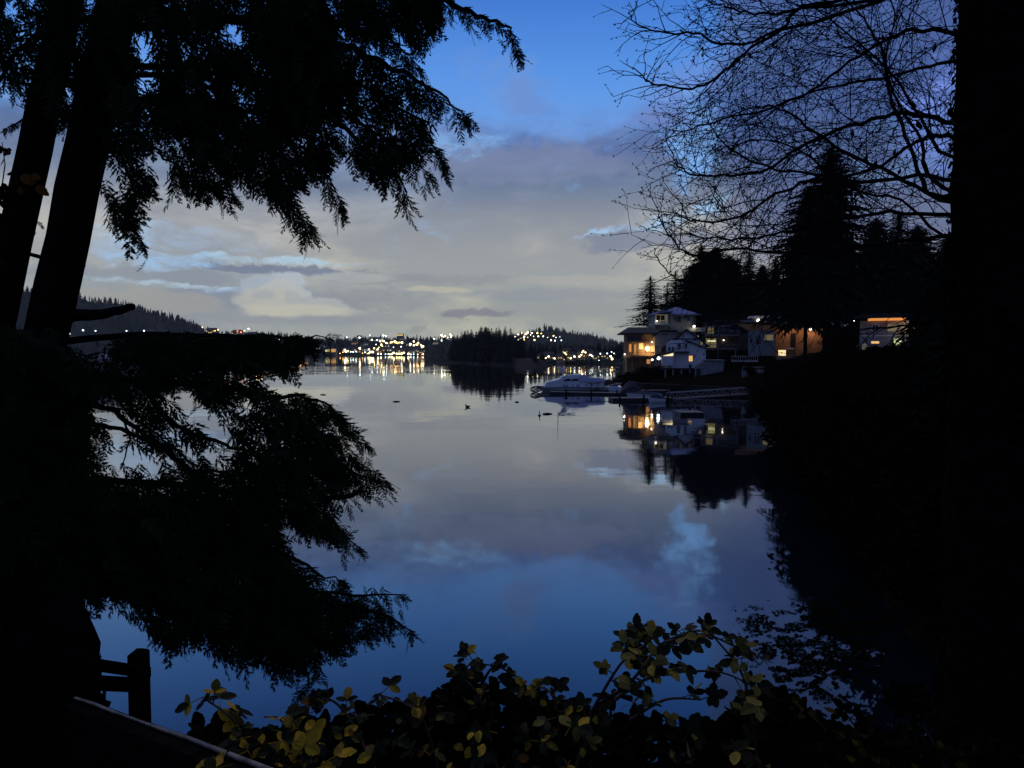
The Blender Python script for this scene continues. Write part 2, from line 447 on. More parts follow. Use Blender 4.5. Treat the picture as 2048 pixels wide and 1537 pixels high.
class MB:
    """collects shapes, then links them as one mesh object"""
    def __init__(s):
        s.v, s.f, s.n = [], [], 0

    def raw(s, v, f):
        v = np.asarray(v, dtype=np.float64).reshape(-1, 3)
        s.v.append(v)
        s.f.extend([tuple(int(i) + s.n for i in q) for q in f])
        s.n += len(v)
        return s

    def box(s, a, b):
        (x0, y0, z0), (x1, y1, z1) = a, b
        v = [(x, y, z) for z in (z0, z1) for y in (y0, y1) for x in (x0, x1)]
        return s.raw(v, [(0, 2, 3, 1), (4, 5, 7, 6), (0, 1, 5, 4), (2, 6, 7, 3), (0, 4, 6, 2), (1, 3, 7, 5)])

    def prism(s, poly, y0, y1):
        """polygon in xz pushed from y0 to y1"""
        k = len(poly)
        v = [(p[0], y0, p[1]) for p in poly] + [(p[0], y1, p[1]) for p in poly]
        f = [tuple(range(k)), tuple(range(2 * k - 1, k - 1, -1))] + [(i, i + k, (i + 1) % k + k, (i + 1) % k) for i in range(k)]
        return s.raw(v, f)

    def prism_z(s, poly, z0, z1):
        k = len(poly)
        v = [(p[0], p[1], z0) for p in poly] + [(p[0], p[1], z1) for p in poly]
        f = [tuple(range(k - 1, -1, -1)), tuple(range(k, 2 * k))] + [(i, (i + 1) % k, (i + 1) % k + k, i + k) for i in range(k)]
        return s.raw(v, f)

    def tube(s, pts, rad, sides=6, cap=True):
        pts = [Vector(p) for p in pts]
        k = len(pts)
        if not hasattr(rad, '__len__'):
            rad = [rad] * k
        V, Fc = [], []
        up = Vector((0.31, 0.17, 0.93))
        for i, p in enumerate(pts):
            d = (pts[min(i + 1, k - 1)] - pts[max(i - 1, 0)])
            d = d.normalized() if d.length > 1e-9 else Vector((0, 0, 1))
            if abs(d.dot(up)) > 0.95:
                up = Vector((0.93, 0.2, 0.1))
            a = d.cross(up).normalized()
            b = d.cross(a)
            for j in range(sides):
                q = 2 * math.pi * j / sides
                V.append(p + (a * math.cos(q) + b * math.sin(q)) * rad[i])
        for i in range(k - 1):
            for j in range(sides):
                j2 = (j + 1) % sides
                Fc.append((i * sides + j, i * sides + j2, (i + 1) * sides + j2, (i + 1) * sides + j))
        if cap:
            Fc.append(tuple(range(sides - 1, -1, -1)))
            Fc.append(tuple(range((k - 1) * sides, k * sides)))
        return s.raw([tuple(q) for q in V], Fc)

    def bar(s, a, b, w):
        return s.tube([a, b], w, 4)

    def ball(s, c, r, seg=10, rings=6):
        rr = r if hasattr(r, '__len__') else (r, r, r)
        V = [(c[0], c[1], c[2] + rr[2])]
        for i in range(1, rings):
            th = math.pi * i / rings
            for j in range(seg):
                ph = 2 * math.pi * j / seg
                V.append((c[0] + rr[0] * math.sin(th) * math.cos(ph), c[1] + rr[1] * math.sin(th) * math.sin(ph), c[2] + rr[2] * math.cos(th)))
        V.append((c[0], c[1], c[2] - rr[2]))
        Fc = [(0, 1 + j, 1 + (j + 1) % seg) for j in range(seg)]
        for i in range(rings - 2):
            for j in range(seg):
                a, b = 1 + i * seg + j, 1 + i * seg + (j + 1) % seg
                Fc.append((a, a + seg, b + seg, b))
        l = len(V) - 1
        o = 1 + (rings - 2) * seg
        Fc += [(l, o + (j + 1) % seg, o + j) for j in range(seg)]
        return s.raw(V, Fc)

    def loft(s, secs, cap=True):
        """secs: equal-length rings (open or closed lists of points, treated as closed)"""
        k = len(secs[0])
        V = [p for q in secs for p in q]
        Fc = []
        for i in range(len(secs) - 1):
            for j in range(k):
                j2 = (j + 1) % k
                Fc.append((i * k + j, i * k + j2, (i + 1) * k + j2, (i + 1) * k + j))
        if cap:
            Fc += [tuple(range(k - 1, -1, -1)), tuple(range((len(secs) - 1) * k, len(secs) * k))]
        return s.raw(V, Fc)

    def build(s, name, m, parent=None, local=False, smooth=False, loc=None):
        v = np.concatenate(s.v) if s.v else np.zeros((0, 3))
        off = Vector((0, 0, 0)) if local else (chain_loc(parent) if parent is not None else (loc or Vector((0, 0, 0))))
        v = v - np.array(off)
        me = bpy.data.meshes.new(name)
        me.from_pydata(v.tolist(), [], s.f)
        me.materials.append(m)
        if smooth:
            me.polygons.foreach_set('use_smooth', [True] * len(me.polygons))
        me.update()
        o = bpy.data.objects.new(name, me)
        COL.objects.link(o)
        if parent is not None:
            o.parent = parent
        elif loc is not None:
            o.location = loc
        return o


def tag(o, label=None, cat=None, group=None, kind=None):
    if label: o['label'] = label
    if cat: o['category'] = cat
    if group: o['group'] = group
    if kind: o['kind'] = kind
    return o


def thing(name, label, cat, loc, rz=0.0, group=None):
    o = bpy.data.objects.new(name, None)
    COL.objects.link(o)
    o.location = loc
    o.rotation_euler = (0, 0, rz)
    o.empty_display_size = 0.2
    return tag(o, label, cat, group)


KIDS = {}


def dup(root, loc, rz=0.0, sc=None, label=None, group=None):
    r = root.copy()
    COL.objects.link(r)
    r.location = loc
    r.rotation_euler = (0, 0, rz)
    if sc is not None:
        r.scale = sc if hasattr(sc, '__len__') else (sc, sc, sc)
    if label: r['label'] = label
    if group: r['group'] = group
    if root.name not in KIDS:
        KIDS[root.name] = [(c, list(c.children)) for c in root.children]
    for ch, gr in KIDS[root.name]:
        c = ch.copy()
        COL.objects.link(c)
        c.parent = r
        for g in gr:
            d = g.copy()
            COL.objects.link(d)
            d.parent = c
    return r


def in_poly(x, y, poly):
    x, y = np.asarray(x), np.asarray(y)
    ins = np.zeros(x.shape, bool)
    k = len(poly)
    for i in range(k):
        x0, y0 = poly[i]
        x1, y1 = poly[(i + 1) % k]
        c = ((y0 > y) != (y1 > y)) & (x < (x1 - x0) * (y - y0) / ((y1 - y0) + 1e-12) + x0)
        ins ^= c
    return ins


def poly_dist(x, y, poly):
    d = np.full(np.shape(x), 1e9)
    k = len(poly)
    for i in range(k):
        x0, y0 = poly[i]
        x1, y1 = poly[(i + 1) % k]
        dx, dy = x1 - x0, y1 - y0
        tt = np.clip(((x - x0) * dx + (y - y0) * dy) / (dx * dx + dy * dy + 1e-12), 0, 1)
        d = np.minimum(d, np.hypot(x - x0 - tt * dx, y - y0 - tt * dy))
    return d


def vnoise(x, y, seed=0):
    """cheap smooth value noise"""
    r = np.random.default_rng(seed).random((64, 64))
    xi, yi = np.floor(x).astype(int), np.floor(y).astype(int)
    fx, fy = x - xi, y - yi
    fx, fy = fx * fx * (3 - 2 * fx), fy * fy * (3 - 2 * fy)
    g = lambda a, b: r[a % 64, b % 64]
    return (g(xi, yi) * (1 - fx) + g(xi + 1, yi) * fx) * (1 - fy) + (g(xi, yi + 1) * (1 - fx) + g(xi + 1, yi + 1) * fx) * fy


def grid_mesh(name, xs, ys, zf, m, kind='structure', smooth=True, keep=None):
    X, Y = np.meshgrid(xs, ys)
    Z = zf(X, Y)
    nx, ny = len(xs), len(ys)
    V = np.stack([X, Y, Z], -1).reshape(-1, 3)
    F_ = []
    K = keep(X, Y, Z) if keep is not None else np.ones_like(X, bool)
    for j in range(ny - 1):
        for i in range(nx - 1):
            if K[j, i] or K[j, i + 1] or K[j + 1, i] or K[j + 1, i + 1]:
                a = j * nx + i
                F_.append((a, a + 1, a + nx + 1, a + nx))
    mb = MB()
    mb.raw(V, F_)
    o = mb.build(name, m, smooth=smooth)
    o['kind'] = kind
    return o


# ------------------------------------------------------------------ water and land
w = MB()
w.raw([(-9000, -400, 0), (9000, -400, 0), (9000, 12000, 0), (-9000, 12000, 0)], [(0, 1, 2, 3)])
tag(w.build('water', M['water']), kind='structure')

SHORE = [(-70, -60), (-70, 70), (-40, 34), (-24, 15), (-13, 10.5), (0, 10), (6.5, 11), (10.2, 15), (11.8, 22), (17.5, 38), (22.6, 54), (29.5, 78), (35, 96), (40, 114), (41, 131), (36, 140),
         (28, 150), (25.5, 165), (28, 195), (45, 240), (95, 300), (300, 330), (300, -60)]


def land_z(x, y):
    s = np.where(in_poly(x, y, SHORE), 1, -1) * poly_dist(x, y, SHORE)
    wgt = np.clip((y - 60) / 50, 0, 1)
    near = np.where(s > 0, np.minimum(6.35 + 0.05 * s, 0.86 * s), s * 0.5)
    right = np.clip((x - 8) / 10, 0, 1) * (1 - wgt)
    near = near * (1 - right) + right * np.where(s > 0, np.minimum(6.2 + 0.02 * s, 0.62 * s), s * 0.5)
    far = np.where(s > 0, np.minimum(14, 0.27 * s + 0.5 * np.minimum(s, 1.5)), s * 0.5)
    z = near * (1 - wgt) + far * wgt
    return z + (vnoise(x * 0.35, y * 0.35, 3) - 0.5) * 0.7 * np.clip(s / 4, 0, 1) + (vnoise(x * 1.4, y * 1.4, 4) - 0.5) * 0.12


def lz1(x, y):
    return float(land_z(np.array([x]), np.array([y]))[0])


xs = np.concatenate([np.arange(-70, -20, 3), np.arange(-20, 20, 0.5), np.arange(20, 80, 1.5), np.arange(80, 301, 8)])
ys = np.concatenate([np.arange(-60, -4, 6), np.arange(-4, 26, 0.5), np.arange(26, 200, 1.5), np.arange(200, 335, 6)])
grid_mesh('ground', xs, ys, lambda x, y: np.maximum(land_z(x, y), -2.0), M['soil'], keep=lambda X, Y, Z: Z > -1.9)


def profile(pts, D):
    a = np.array([(P(px, py, D).x, P(px, py, D).z) for px, py in pts])
    return lambda x: np.interp(x, a[:, 0], a[:, 1])


def hill(name, pts, D, depth, m, front=60, step=25):
    """a ridge whose crest stands at distance D, with gentle slopes before and behind it"""
    pr = profile(pts, D)
    x0, x1 = P(pts[0][0], 700, D).x, P(pts[-1][0], 700, D).x

    def zf(x, y):
        c = pr(x)
        tt = np.clip((y - (D - depth)) / depth, 0, 1)
        s = np.where(y <= D, tt ** 0.8, np.clip(1 - (y - D) / (depth * 1.2), 0, 1))
        return s * np.maximum(c, 0.5) - 0.6 + (vnoise(x / 70, y / 70, 8) - 0.5) * 9 * s
    xs_ = np.arange(x0 - 60, x1 + 60, step)
    ys_ = np.arange(D - depth, D + depth * 1.2, step)
    o = grid_mesh(name, xs_, ys_, zf, m)
    return zf, (x0, x1, D - depth, D + depth * 0.2)


LEFT_HILL = [(-420, 560), (-150, 562), (34, 578), (140, 597), (260, 612), (345, 637), (400, 664), (440, 675), (520, 688), (600, 700)]
hz_left = hill('hills', LEFT_HILL, 1900, 520, M['hillside'])
MID_HILL = [(340, 690), (440, 669), (560, 675), (660, 681), (760, 680), (840, 682), (930, 680), (1000, 684), (1100, 690), (1200, 700)]
hz_mid = hill('hills', MID_HILL, 1720, 330, M['hillside'])
RIGHT_HILL = [(960, 690), (1030, 676), (1062, 668), (1095, 661), (1130, 665), (1180, 674), (1225, 688), (1300, 692), (1600, 690), (2100, 684)]
hz_right = hill('hills', RIGHT_HILL, 2600, 700, M['hillside'])
COVE = [(1035, 706), (1085, 696), (1150, 692), (1240, 694), (1400, 690), (1800, 690)]
hz_cove = hill('hills', COVE, 640, 165, M['hillside'], step=14)


# island
ISL = [(878, 722), (1000, 730), (1074, 733)]


def island():
    c = [PW(884, 724.5), PW(950, 729), PW(1010, 732), PW(1072, 734)]
    poly = [(c[0].x - 10, c[0].y + 2), (c[0].x, c[0].y), (c[1].x, c[1].y), (c[2].x, c[2].y), (c[3].x, c[3].y), (c[3].x + 10, c[3].y + 12), (c[3].x + 8, c[3].y + 45),
            (c[1].x + 20, c[1].y + 75), (c[0].x + 5, c[0].y + 45)]
    zf = lambda x, y: np.where(in_poly(x, y, poly), 1, -1) * np.minimum(poly_dist(x, y, poly) * 0.55, 4) + (vnoise(x / 3, y / 3, 5) - 0.5) * 1.0
    ax = np.array(poly)
    grid_mesh('island_ground', np.arange(ax[:, 0].min() - 8, ax[:, 0].max() + 8, 2.5), np.arange(ax[:, 1].min() - 8, ax[:, 1].max() + 8, 2.5), zf, M['rock'], keep=lambda X, Y, Z: Z > -1.5)
    return poly, zf


ISLE, isle_z = island()

# ------------------------------------------------------------------ conifers
def conifer_meshes(seed, h, r, n, base=0.12, seg=5, droop=0.25, gap=0.0, tr=0.016, wide=0.3, taper=0.75):
    """trunk and crown of one conifer: whorls of drooping sprays made of many small leaf faces"""
    g = np.random.default_rng(seed)
    tb = MB()
    lean = (g.random(2) - 0.5) * 0.02 * h
    tb.tube([(0, 0, -1.5), (0, 0, h * 0.3), (lean[0], lean[1], h * 0.97)], [h * tr * 1.2, h * tr * 0.85, h * tr * 0.12], 6)
    V, Fc = [], []
    k = 0
    ph = 0.0
    for i in range(n):
        t = base + (1 - base) * (i + g.random()) / n
        t = min(t, 0.995)
        if gap and g.random() < gap * (1 - t):
            continue
        ph += 2.399 + g.normal() * 0.3
        L = r * max(0.03, (1 - t) ** taper) * (0.38 + 0.75 * g.random()) * (1.0 if t > base + 0.12 else 0.75) + 0.012 * h
        z0 = h * t
        ca, sa = math.cos(ph), math.sin(ph)
        dr = droop * (0.5 + g.random())
        up = 0.25 * (t - 0.35)
        pts = []
        for j in range(seg + 1):
            q = j / seg
            pts.append(np.array([ca * L * q, sa * L * q, z0 + L * (up * q - dr * q * q)]) + np.array([lean[0], lean[1], 0]) * t)
        side = np.array([-sa, ca, 0])
        for j in range(seg):
            a, b = pts[j], pts[j + 1]
            q = (j + 0.5) / seg
            wd = L * wide * (1.1 - q) * (0.6 + 0.7 * g.random()) + 0.02 * L
            for sgn in (1, -1):
                ww = wd * (0.7 + 0.6 * g.random())
                tip = b + side * sgn * ww + (b - a) * (0.4 + 0.6 * g.random()) - np.array([0, 0, ww * (0.25 + 0.55 * g.random())])
                V += [a, b, tip]
                Fc.append((k, k + 1, k + 2)); k += 3
            hang = wd * (0.25 + 0.6 * g.random())
            c = (a + b) / 2 - np.array([0, 0, hang]) + (b - a) * (g.random() - 0.2)
            V += [a, b, c]
            Fc.append((k, k + 1, k + 2)); k += 3
        e = pts[-1] + (pts[-1] - pts[-2]) * 0.8
        V += [pts[-2] + side * L * 0.03, pts[-2] - side * L * 0.03, e]
        Fc.append((k, k + 1, k + 2)); k += 3
    cb = MB()
    cb.raw(np.array(V), Fc)
    # leader
    cb.tube([(lean[0], lean[1], h * 0.93), (lean[0], lean[1], h * 1.02)], [h * 0.012, 0.01], 4)
    return tb, cb


def make_conifer(seed, h, r, n, label, cat='tree', leaf='fir', name='conifer_tree', **kw):
    t = thing(name, label, cat, (0, 0, 0))
    tb, cb = conifer_meshes(seed, h, r, n, **kw)
    tb.build('trunk', M['bark'], t)
    cb.build('crown', M[leaf], t)
    return t


class Bank:
    """a few prototypes; the first use moves the prototype itself, later uses copy it"""
    def __init__(s, protos):
        s.p, s.used = protos, [False] * len(protos)

    def place(s, i, loc, rz, sc, label, group=None):
        i %= len(s.p)
        o = s.p[i]
        if not s.used[i]:
            s.used[i] = True
            if o.name not in KIDS:
                KIDS[o.name] = [(c, list(c.children)) for c in o.children]
            o.location, o.rotation_euler = loc, (0, 0, rz)
            o.scale = sc if hasattr(sc, '__len__') else (sc, sc, sc)
            o['label'] = label
            if group: o['group'] = group
            return o
        return dup(o, loc, rz, sc, label, group)


# island: every conifer its own tree
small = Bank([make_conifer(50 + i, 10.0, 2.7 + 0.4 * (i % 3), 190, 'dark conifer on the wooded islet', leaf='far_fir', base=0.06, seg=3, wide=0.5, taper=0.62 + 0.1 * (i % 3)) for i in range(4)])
isle_top = lambda px: np.interp(px, [884, 892, 905, 925, 945, 965, 985, 1005, 1025, 1040, 1060, 1075], [716, 700, 690, 676, 671, 666, 670, 665, 670, 684, 692, 712])
g = np.random.default_rng(21)
cnt = 0
IL = 'dark conifer crowded among the others on the small wooded island'
for i in range(700):
    if cnt >= 95:
        break
    ax = np.array(ISLE)
    x = g.uniform(ax[:, 0].min(), ax[:, 0].max()); y = g.uniform(ax[:, 1].min(), ax[:, 1].max())
    z = float(isle_z(np.array([x]), np.array([y]))[0])
    if z < 0.9:
        continue
    px = CX + F * x / y
    top = CAMZ + (YH + 9 - isle_top(px)) / F * y
    hgt = (top - z) * g.choice([1.08, 0.95, 0.8, 0.62], p=[0.3, 0.25, 0.25, 0.2])
    if hgt < 3:
        continue
    small.place(int(g.integers(4)), (x, y, z - 0.2), g.uniform(0, 6.28), (hgt / 10 * g.uniform(0.9, 1.2),) * 2 + (hgt / 10,), IL, 'conifers on the island')
    cnt += 1
# cove shore: conifers standing above the lit cottages
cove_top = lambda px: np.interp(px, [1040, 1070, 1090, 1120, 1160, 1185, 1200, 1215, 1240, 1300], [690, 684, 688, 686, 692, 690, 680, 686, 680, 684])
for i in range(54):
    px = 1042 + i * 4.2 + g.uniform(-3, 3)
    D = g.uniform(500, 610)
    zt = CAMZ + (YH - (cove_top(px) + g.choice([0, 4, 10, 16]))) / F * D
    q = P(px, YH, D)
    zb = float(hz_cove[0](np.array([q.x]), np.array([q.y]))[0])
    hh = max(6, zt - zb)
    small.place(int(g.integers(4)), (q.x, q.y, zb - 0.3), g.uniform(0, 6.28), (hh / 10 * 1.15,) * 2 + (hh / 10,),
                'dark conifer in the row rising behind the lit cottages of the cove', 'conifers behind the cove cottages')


def forest(name, hz, n, h0, h1, label, seed, crest=False, tilt=0.0):
    """a far wood that reads as one mass"""
    zf, (x0, x1, y0, y1) = hz
    gg = np.random.default_rng(seed)
    V, Fc, k = [], [], 0
    X = gg.uniform(x0, x1, n); Y = y1 - (y1 - y0) * gg.random(n) ** (2.2 if crest else 1.2)
    Z = zf(X, Y)
    for x, y, z in zip(X, Y, Z):
        if z < 1.0:
            continue
        h = gg.uniform(h0, h1) * (1.35 if gg.random() < 0.08 else 1)
        r = h * gg.uniform(0.13, 0.24)
        rnd = gg.random() < 0.25
        for tier in range(3):
            zb = z + h * (0.05 + 0.27 * tier)
            zt = z + h * (0.5 + 0.25 * tier) * (0.8 if rnd else 1)
            rr = r * (1 - 0.25 * tier) * (1.5 if rnd else 1)
            a0 = gg.uniform(0, 6.28)
            V += [(x + rr * math.cos(a0 + j * 1.2566) * gg.uniform(0.7, 1.2), y + rr * math.sin(a0 + j * 1.2566), zb + h * gg.uniform(-0.06, 0.06)) for j in range(5)] + [(x, y, zt)]
            Fc += [(k + j, k + (j + 1) % 5, k + 5) for j in range(5)]
            k += 6
    mb = MB()
    mb.raw(np.array(V), Fc)
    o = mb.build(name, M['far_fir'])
    return tag(o, label, 'forest', kind='stuff')


forest('forest', hz_left, 2600, 11, 21, 'dark forest covering the long sloping hill across the bay', 1, True)
forest('forest', hz_mid, 2600, 6, 14, 'low tree line along the far shore among the town lights', 2)
forest('forest', hz_right, 3000, 12, 22, 'hazy forest on the distant rounded hill beyond the island', 3, True)

# right shore: tall conifers behind and before the houses
mid = Bank([make_conifer(80 + i, 20.0, [5.2, 4.4, 6.0, 4.8][i], [420, 300, 620, 360][i], 'conifer', base=[0.08, 0.05, 0.06, 0.15][i], seg=6,
                         droop=[0.35, 0.25, 0.3, 0.4][i], gap=[0.3, 0.35, 0.12, 0.3][i], wide=[0.36, 0.32, 0.46, 0.36][i], taper=[0.62, 0.66, 0.5, 0.58][i]) for i in range(4)])
GR = 'tall conifers behind the shore houses'
TREES = [  # px, tip y, base y, D, kind, width, label
    (1300, 553, 668, 192, 1, 1.9, 'sparse lone fir rising behind the dark-roofed timber house'),
    (1333, 566, 668, 200, 1, 0.8, 'thin fir standing just behind the lone fir above the timber house'),
    (1350, 543, 668, 196, 1, 1.4, 'slender open fir above the blue hexagonal roof'),
    (1402, 489, 668, 205, 0, 1.1, 'pointed conifer whose tip tops the dark clump above the hexagonal-roofed house'),
    (1432, 494, 668, 205, 2, 1.0, 'full conifer second from the clump top, just beside the pointed tip'),
    (1388, 528, 668, 202, 2, 1.2, 'bushy cedar at the water-side edge of the dark clump'),
    (1412, 505, 672, 198, 2, 1.45, 'broad black cedar at the middle of the dark clump'),
    (1452, 512, 672, 198, 2, 1.5, 'broad black cedar at the inland side of the dark clump'),
    (1472, 515, 668, 205, 1, 1.0, 'thin fir at the inland edge of the dark clump'),
    (1497, 500, 668, 205, 0, 0.95, 'airy fir between the dark clump and the twin firs'),
    (1522, 530, 660, 205, 2, 1.0, 'short fir behind the round white lamp'),
    (1548, 516, 660, 200, 0, 0.9, 'medium fir directly beside the tall twin firs'),
    (1575, 545, 660, 195, 3, 1.0, 'fir half hidden by the tall twin firs'),
    (1700, 470, 655, 175, 0, 1.0, 'fir behind the white upper house'),
    (1745, 436, 655, 170, 2, 0.95, 'dense fir behind the orange-lit house, nearer the twin firs'),
    (1790, 425, 655, 165, 3, 1.1, 'dense fir rising over the orange-lit roof'),
    (1835, 450, 660, 160, 2, 1.2, 'black fir just inland of the orange-lit house'),
    (1720, 540, 655, 168, 2, 0.9, 'shorter fir below the dense fir behind the orange-lit house'),
    (1765, 530, 650, 150, 3, 1.0, 'low fir close behind the orange-lit roof'),
]
for i, (px, ty, by, D, kd, wd, lab) in enumerate(TREES):
    b = P(px, by, D)
    zt = P(px, ty, D).z
    hh = zt - b.z
    s = hh / 20
    mid.place(kd, (b.x, b.y, b.z), 1.7 * i, (s * wd * (1.45 if kd in (1, 3) else 1.3), s * wd * (1.45 if kd in (1, 3) else 1.3), s), lab, GR)
# the two tallest firs stand before the orange house
for (px, ty, by, D, seed, wid, lab) in [(1655, 290, 722, 134, 301, 13.0, 'tallest fir, its bare lower trunk crossing the orange house'),
                                        (1610, 372, 724, 131, 302, 11.5, 'lower of the twin firs, standing before the orange house wall')]:
    b = P(px, by, D)
    hh = P(px, ty, D).z - b.z
    t = thing('fir_tree', lab, 'tree', b, group='twin firs before the orange house')
    tb, cb = conifer_meshes(seed, hh, wid, 700, base=0.22, seg=9, droop=0.30, gap=0.25, tr=0.0105, wide=0.24, taper=0.5)
    tb.build('trunk', M['bark'], t, local=True)
    cb.build('crown', M['fir'], t, local=True)
# near the right-hand edge: big dark trees on the bank
for (px, ty, D, seed, wid, lab) in [(1892, 470, 62, 311, 4.4, 'black conifer on the near bank beside the ivy-clad trunk, farther of two'),
                                    (1925, 560, 36, 312, 3.0, 'black conifer on the near bank, nearest the ivy-clad trunk'),
                                    ]:
    x = P(px, 700, D).x
    zb = lz1(x, D)
    hh = P(px, ty, D).z - zb
    t = thing('fir_tree', lab, 'tree', (x, D, zb), group='black conifers on the near bank')
    tb, cb = conifer_meshes(seed, hh, wid, 900, base=0.06, seg=8, droop=0.35, gap=0.05, tr=0.011, wide=0.3, taper=0.5)
    tb.build('trunk', M['bark'], t, local=True)
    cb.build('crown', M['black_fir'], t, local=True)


def shrub_mesh(seed, r, h, n, leaf=0.16):
    gg = np.random.default_rng(seed)
    V, Fc, k = [], [], 0
    nc = 14
    cs = np.stack([gg.normal(0, r * 0.42, nc), gg.normal(0, r * 0.42, nc), h * (0.25 + 0.6 * gg.random(nc))], 1)
    rs = r * (0.28 + 0.3 * gg.random(nc))
    for i in range(n):
        c = gg.integers(nc)
        d = gg.normal(size=3); d /= np.linalg.norm(d)
        p = cs[c] + d * rs[c] * gg.random() ** 0.4 * np.array([1, 1, 0.8])
        p[2] = max(p[2], 0.05)
        a = gg.normal(size=3); a /= np.linalg.norm(a)
        b = np.cross(a, gg.normal(size=3)); b /= np.linalg.norm(b) + 1e-9
        s = leaf * gg.uniform(0.5, 1.4)
        V += [p - a * s, p + b * s * 0.45, p + a * s, p - b * s * 0.45]
        Fc.append((k, k + 1, k + 2, k + 3)); k += 4
    mb = MB(); mb.raw(np.array(V), Fc)
    st = MB()
    for c in cs:
        st.tube([(0, 0, -0.3), (c[0] * 0.5, c[1] * 0.5, c[2] * 0.5), tuple(c)], [0.05, 0.035, 0.015], 4)
    return st, mb


def make_shrub(seed, r, h, n, leaf):
    t = thing('shrub', 'shrub', 'shrub', (0, 0, 0))
    st, mb = shrub_mesh(seed, r, h, n, leaf)
    st.build('stem', M['twig'], t)
    mb.build('foliage', M['shrub'], t)
    return t


shr = Bank([make_shrub(400 + i, 2.2, 2.6, 2600, 0.2) for i in range(3)])
SL = 'dark leafy shrub in the black thicket along the near right-hand bank'
g = np.random.default_rng(44)
edge = [(8.2, 12.2), (10.8, 16), (12.6, 22), (18.0, 38), (23.2, 54), (30.0, 78), (35.6, 96), (40.6, 114), (42, 128)]
i = 0
for (a, b) in zip(edge[:-1], edge[1:]):
    n = max(1, int(math.dist(a, b) / (1.7 if a[1] < 45 else 3.2)))
    for k in range(n):
        for off in (0.4, 4.0, 8.5):
            f = (k + g.random() * 0.8) / n
            x = a[0] + (b[0] - a[0]) * f + off + g.normal() * .4
            y = a[1] + (b[1] - a[1]) * f - off * 0.35 + g.normal() * .4
            z = lz1(x, y)
            lim = CAMZ - (0.030 if y > 85 else 0.012) * y * (1.0 if x / y < 0.5 else -0.2)
            s = min(0.55 + y / 95 + 0.2 * g.random() + 0.04 * off, max(0.35, (lim - z) / 2.5))
            if y > 76:
                s = min(s, max(0.3, (2.4 + 0.42 * off + 1.4 * min(1, max(0, (100 - y) / 24)) - z) / 2.5), 0.45 + 0.1 * off)
            if y < 18:
                s = min(s, .55)
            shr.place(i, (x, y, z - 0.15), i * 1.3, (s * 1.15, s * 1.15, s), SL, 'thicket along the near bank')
            i += 1
SL2 = 'dark shrub on the steep garden slope below the shore houses'
for i, (px, y, D, s) in enumerate([(1246, 742, 163, .9), (1262, 745, 160, 1.0), (1285, 748, 156, .9), (1300, 744, 158, 1.1), (1318, 742, 158, .7), (1460, 742, 150, 1.1), (1475, 735, 155, .9), (1500, 765, 140, .8),
                                   (1545, 752, 138, 1.0), (1598, 752, 137, .8), (1640, 748, 134, .9), (1668, 742, 130, 1.2), (1690, 728, 132, 1.4), (1706, 742, 124, 1.3), (1740, 728, 112, 1.0), (1780, 726, 110, 1.0),
                                   (1560, 770, 128, 1.0), (1620, 765, 122, 1.0), (1820, 720, 108, 1.2), (1670, 690, 145, 1.4), (1705, 690, 140, 1.2)]):
    q = P(px, y, D)
    shr.place(i, (q.x, q.y, max(lz1(q.x, q.y) - 0.2, min(q.z - 1.6 * s, lz1(q.x, q.y) + 0.3))), i * 1.9, s, SL2, 'shrubs below the shore houses')

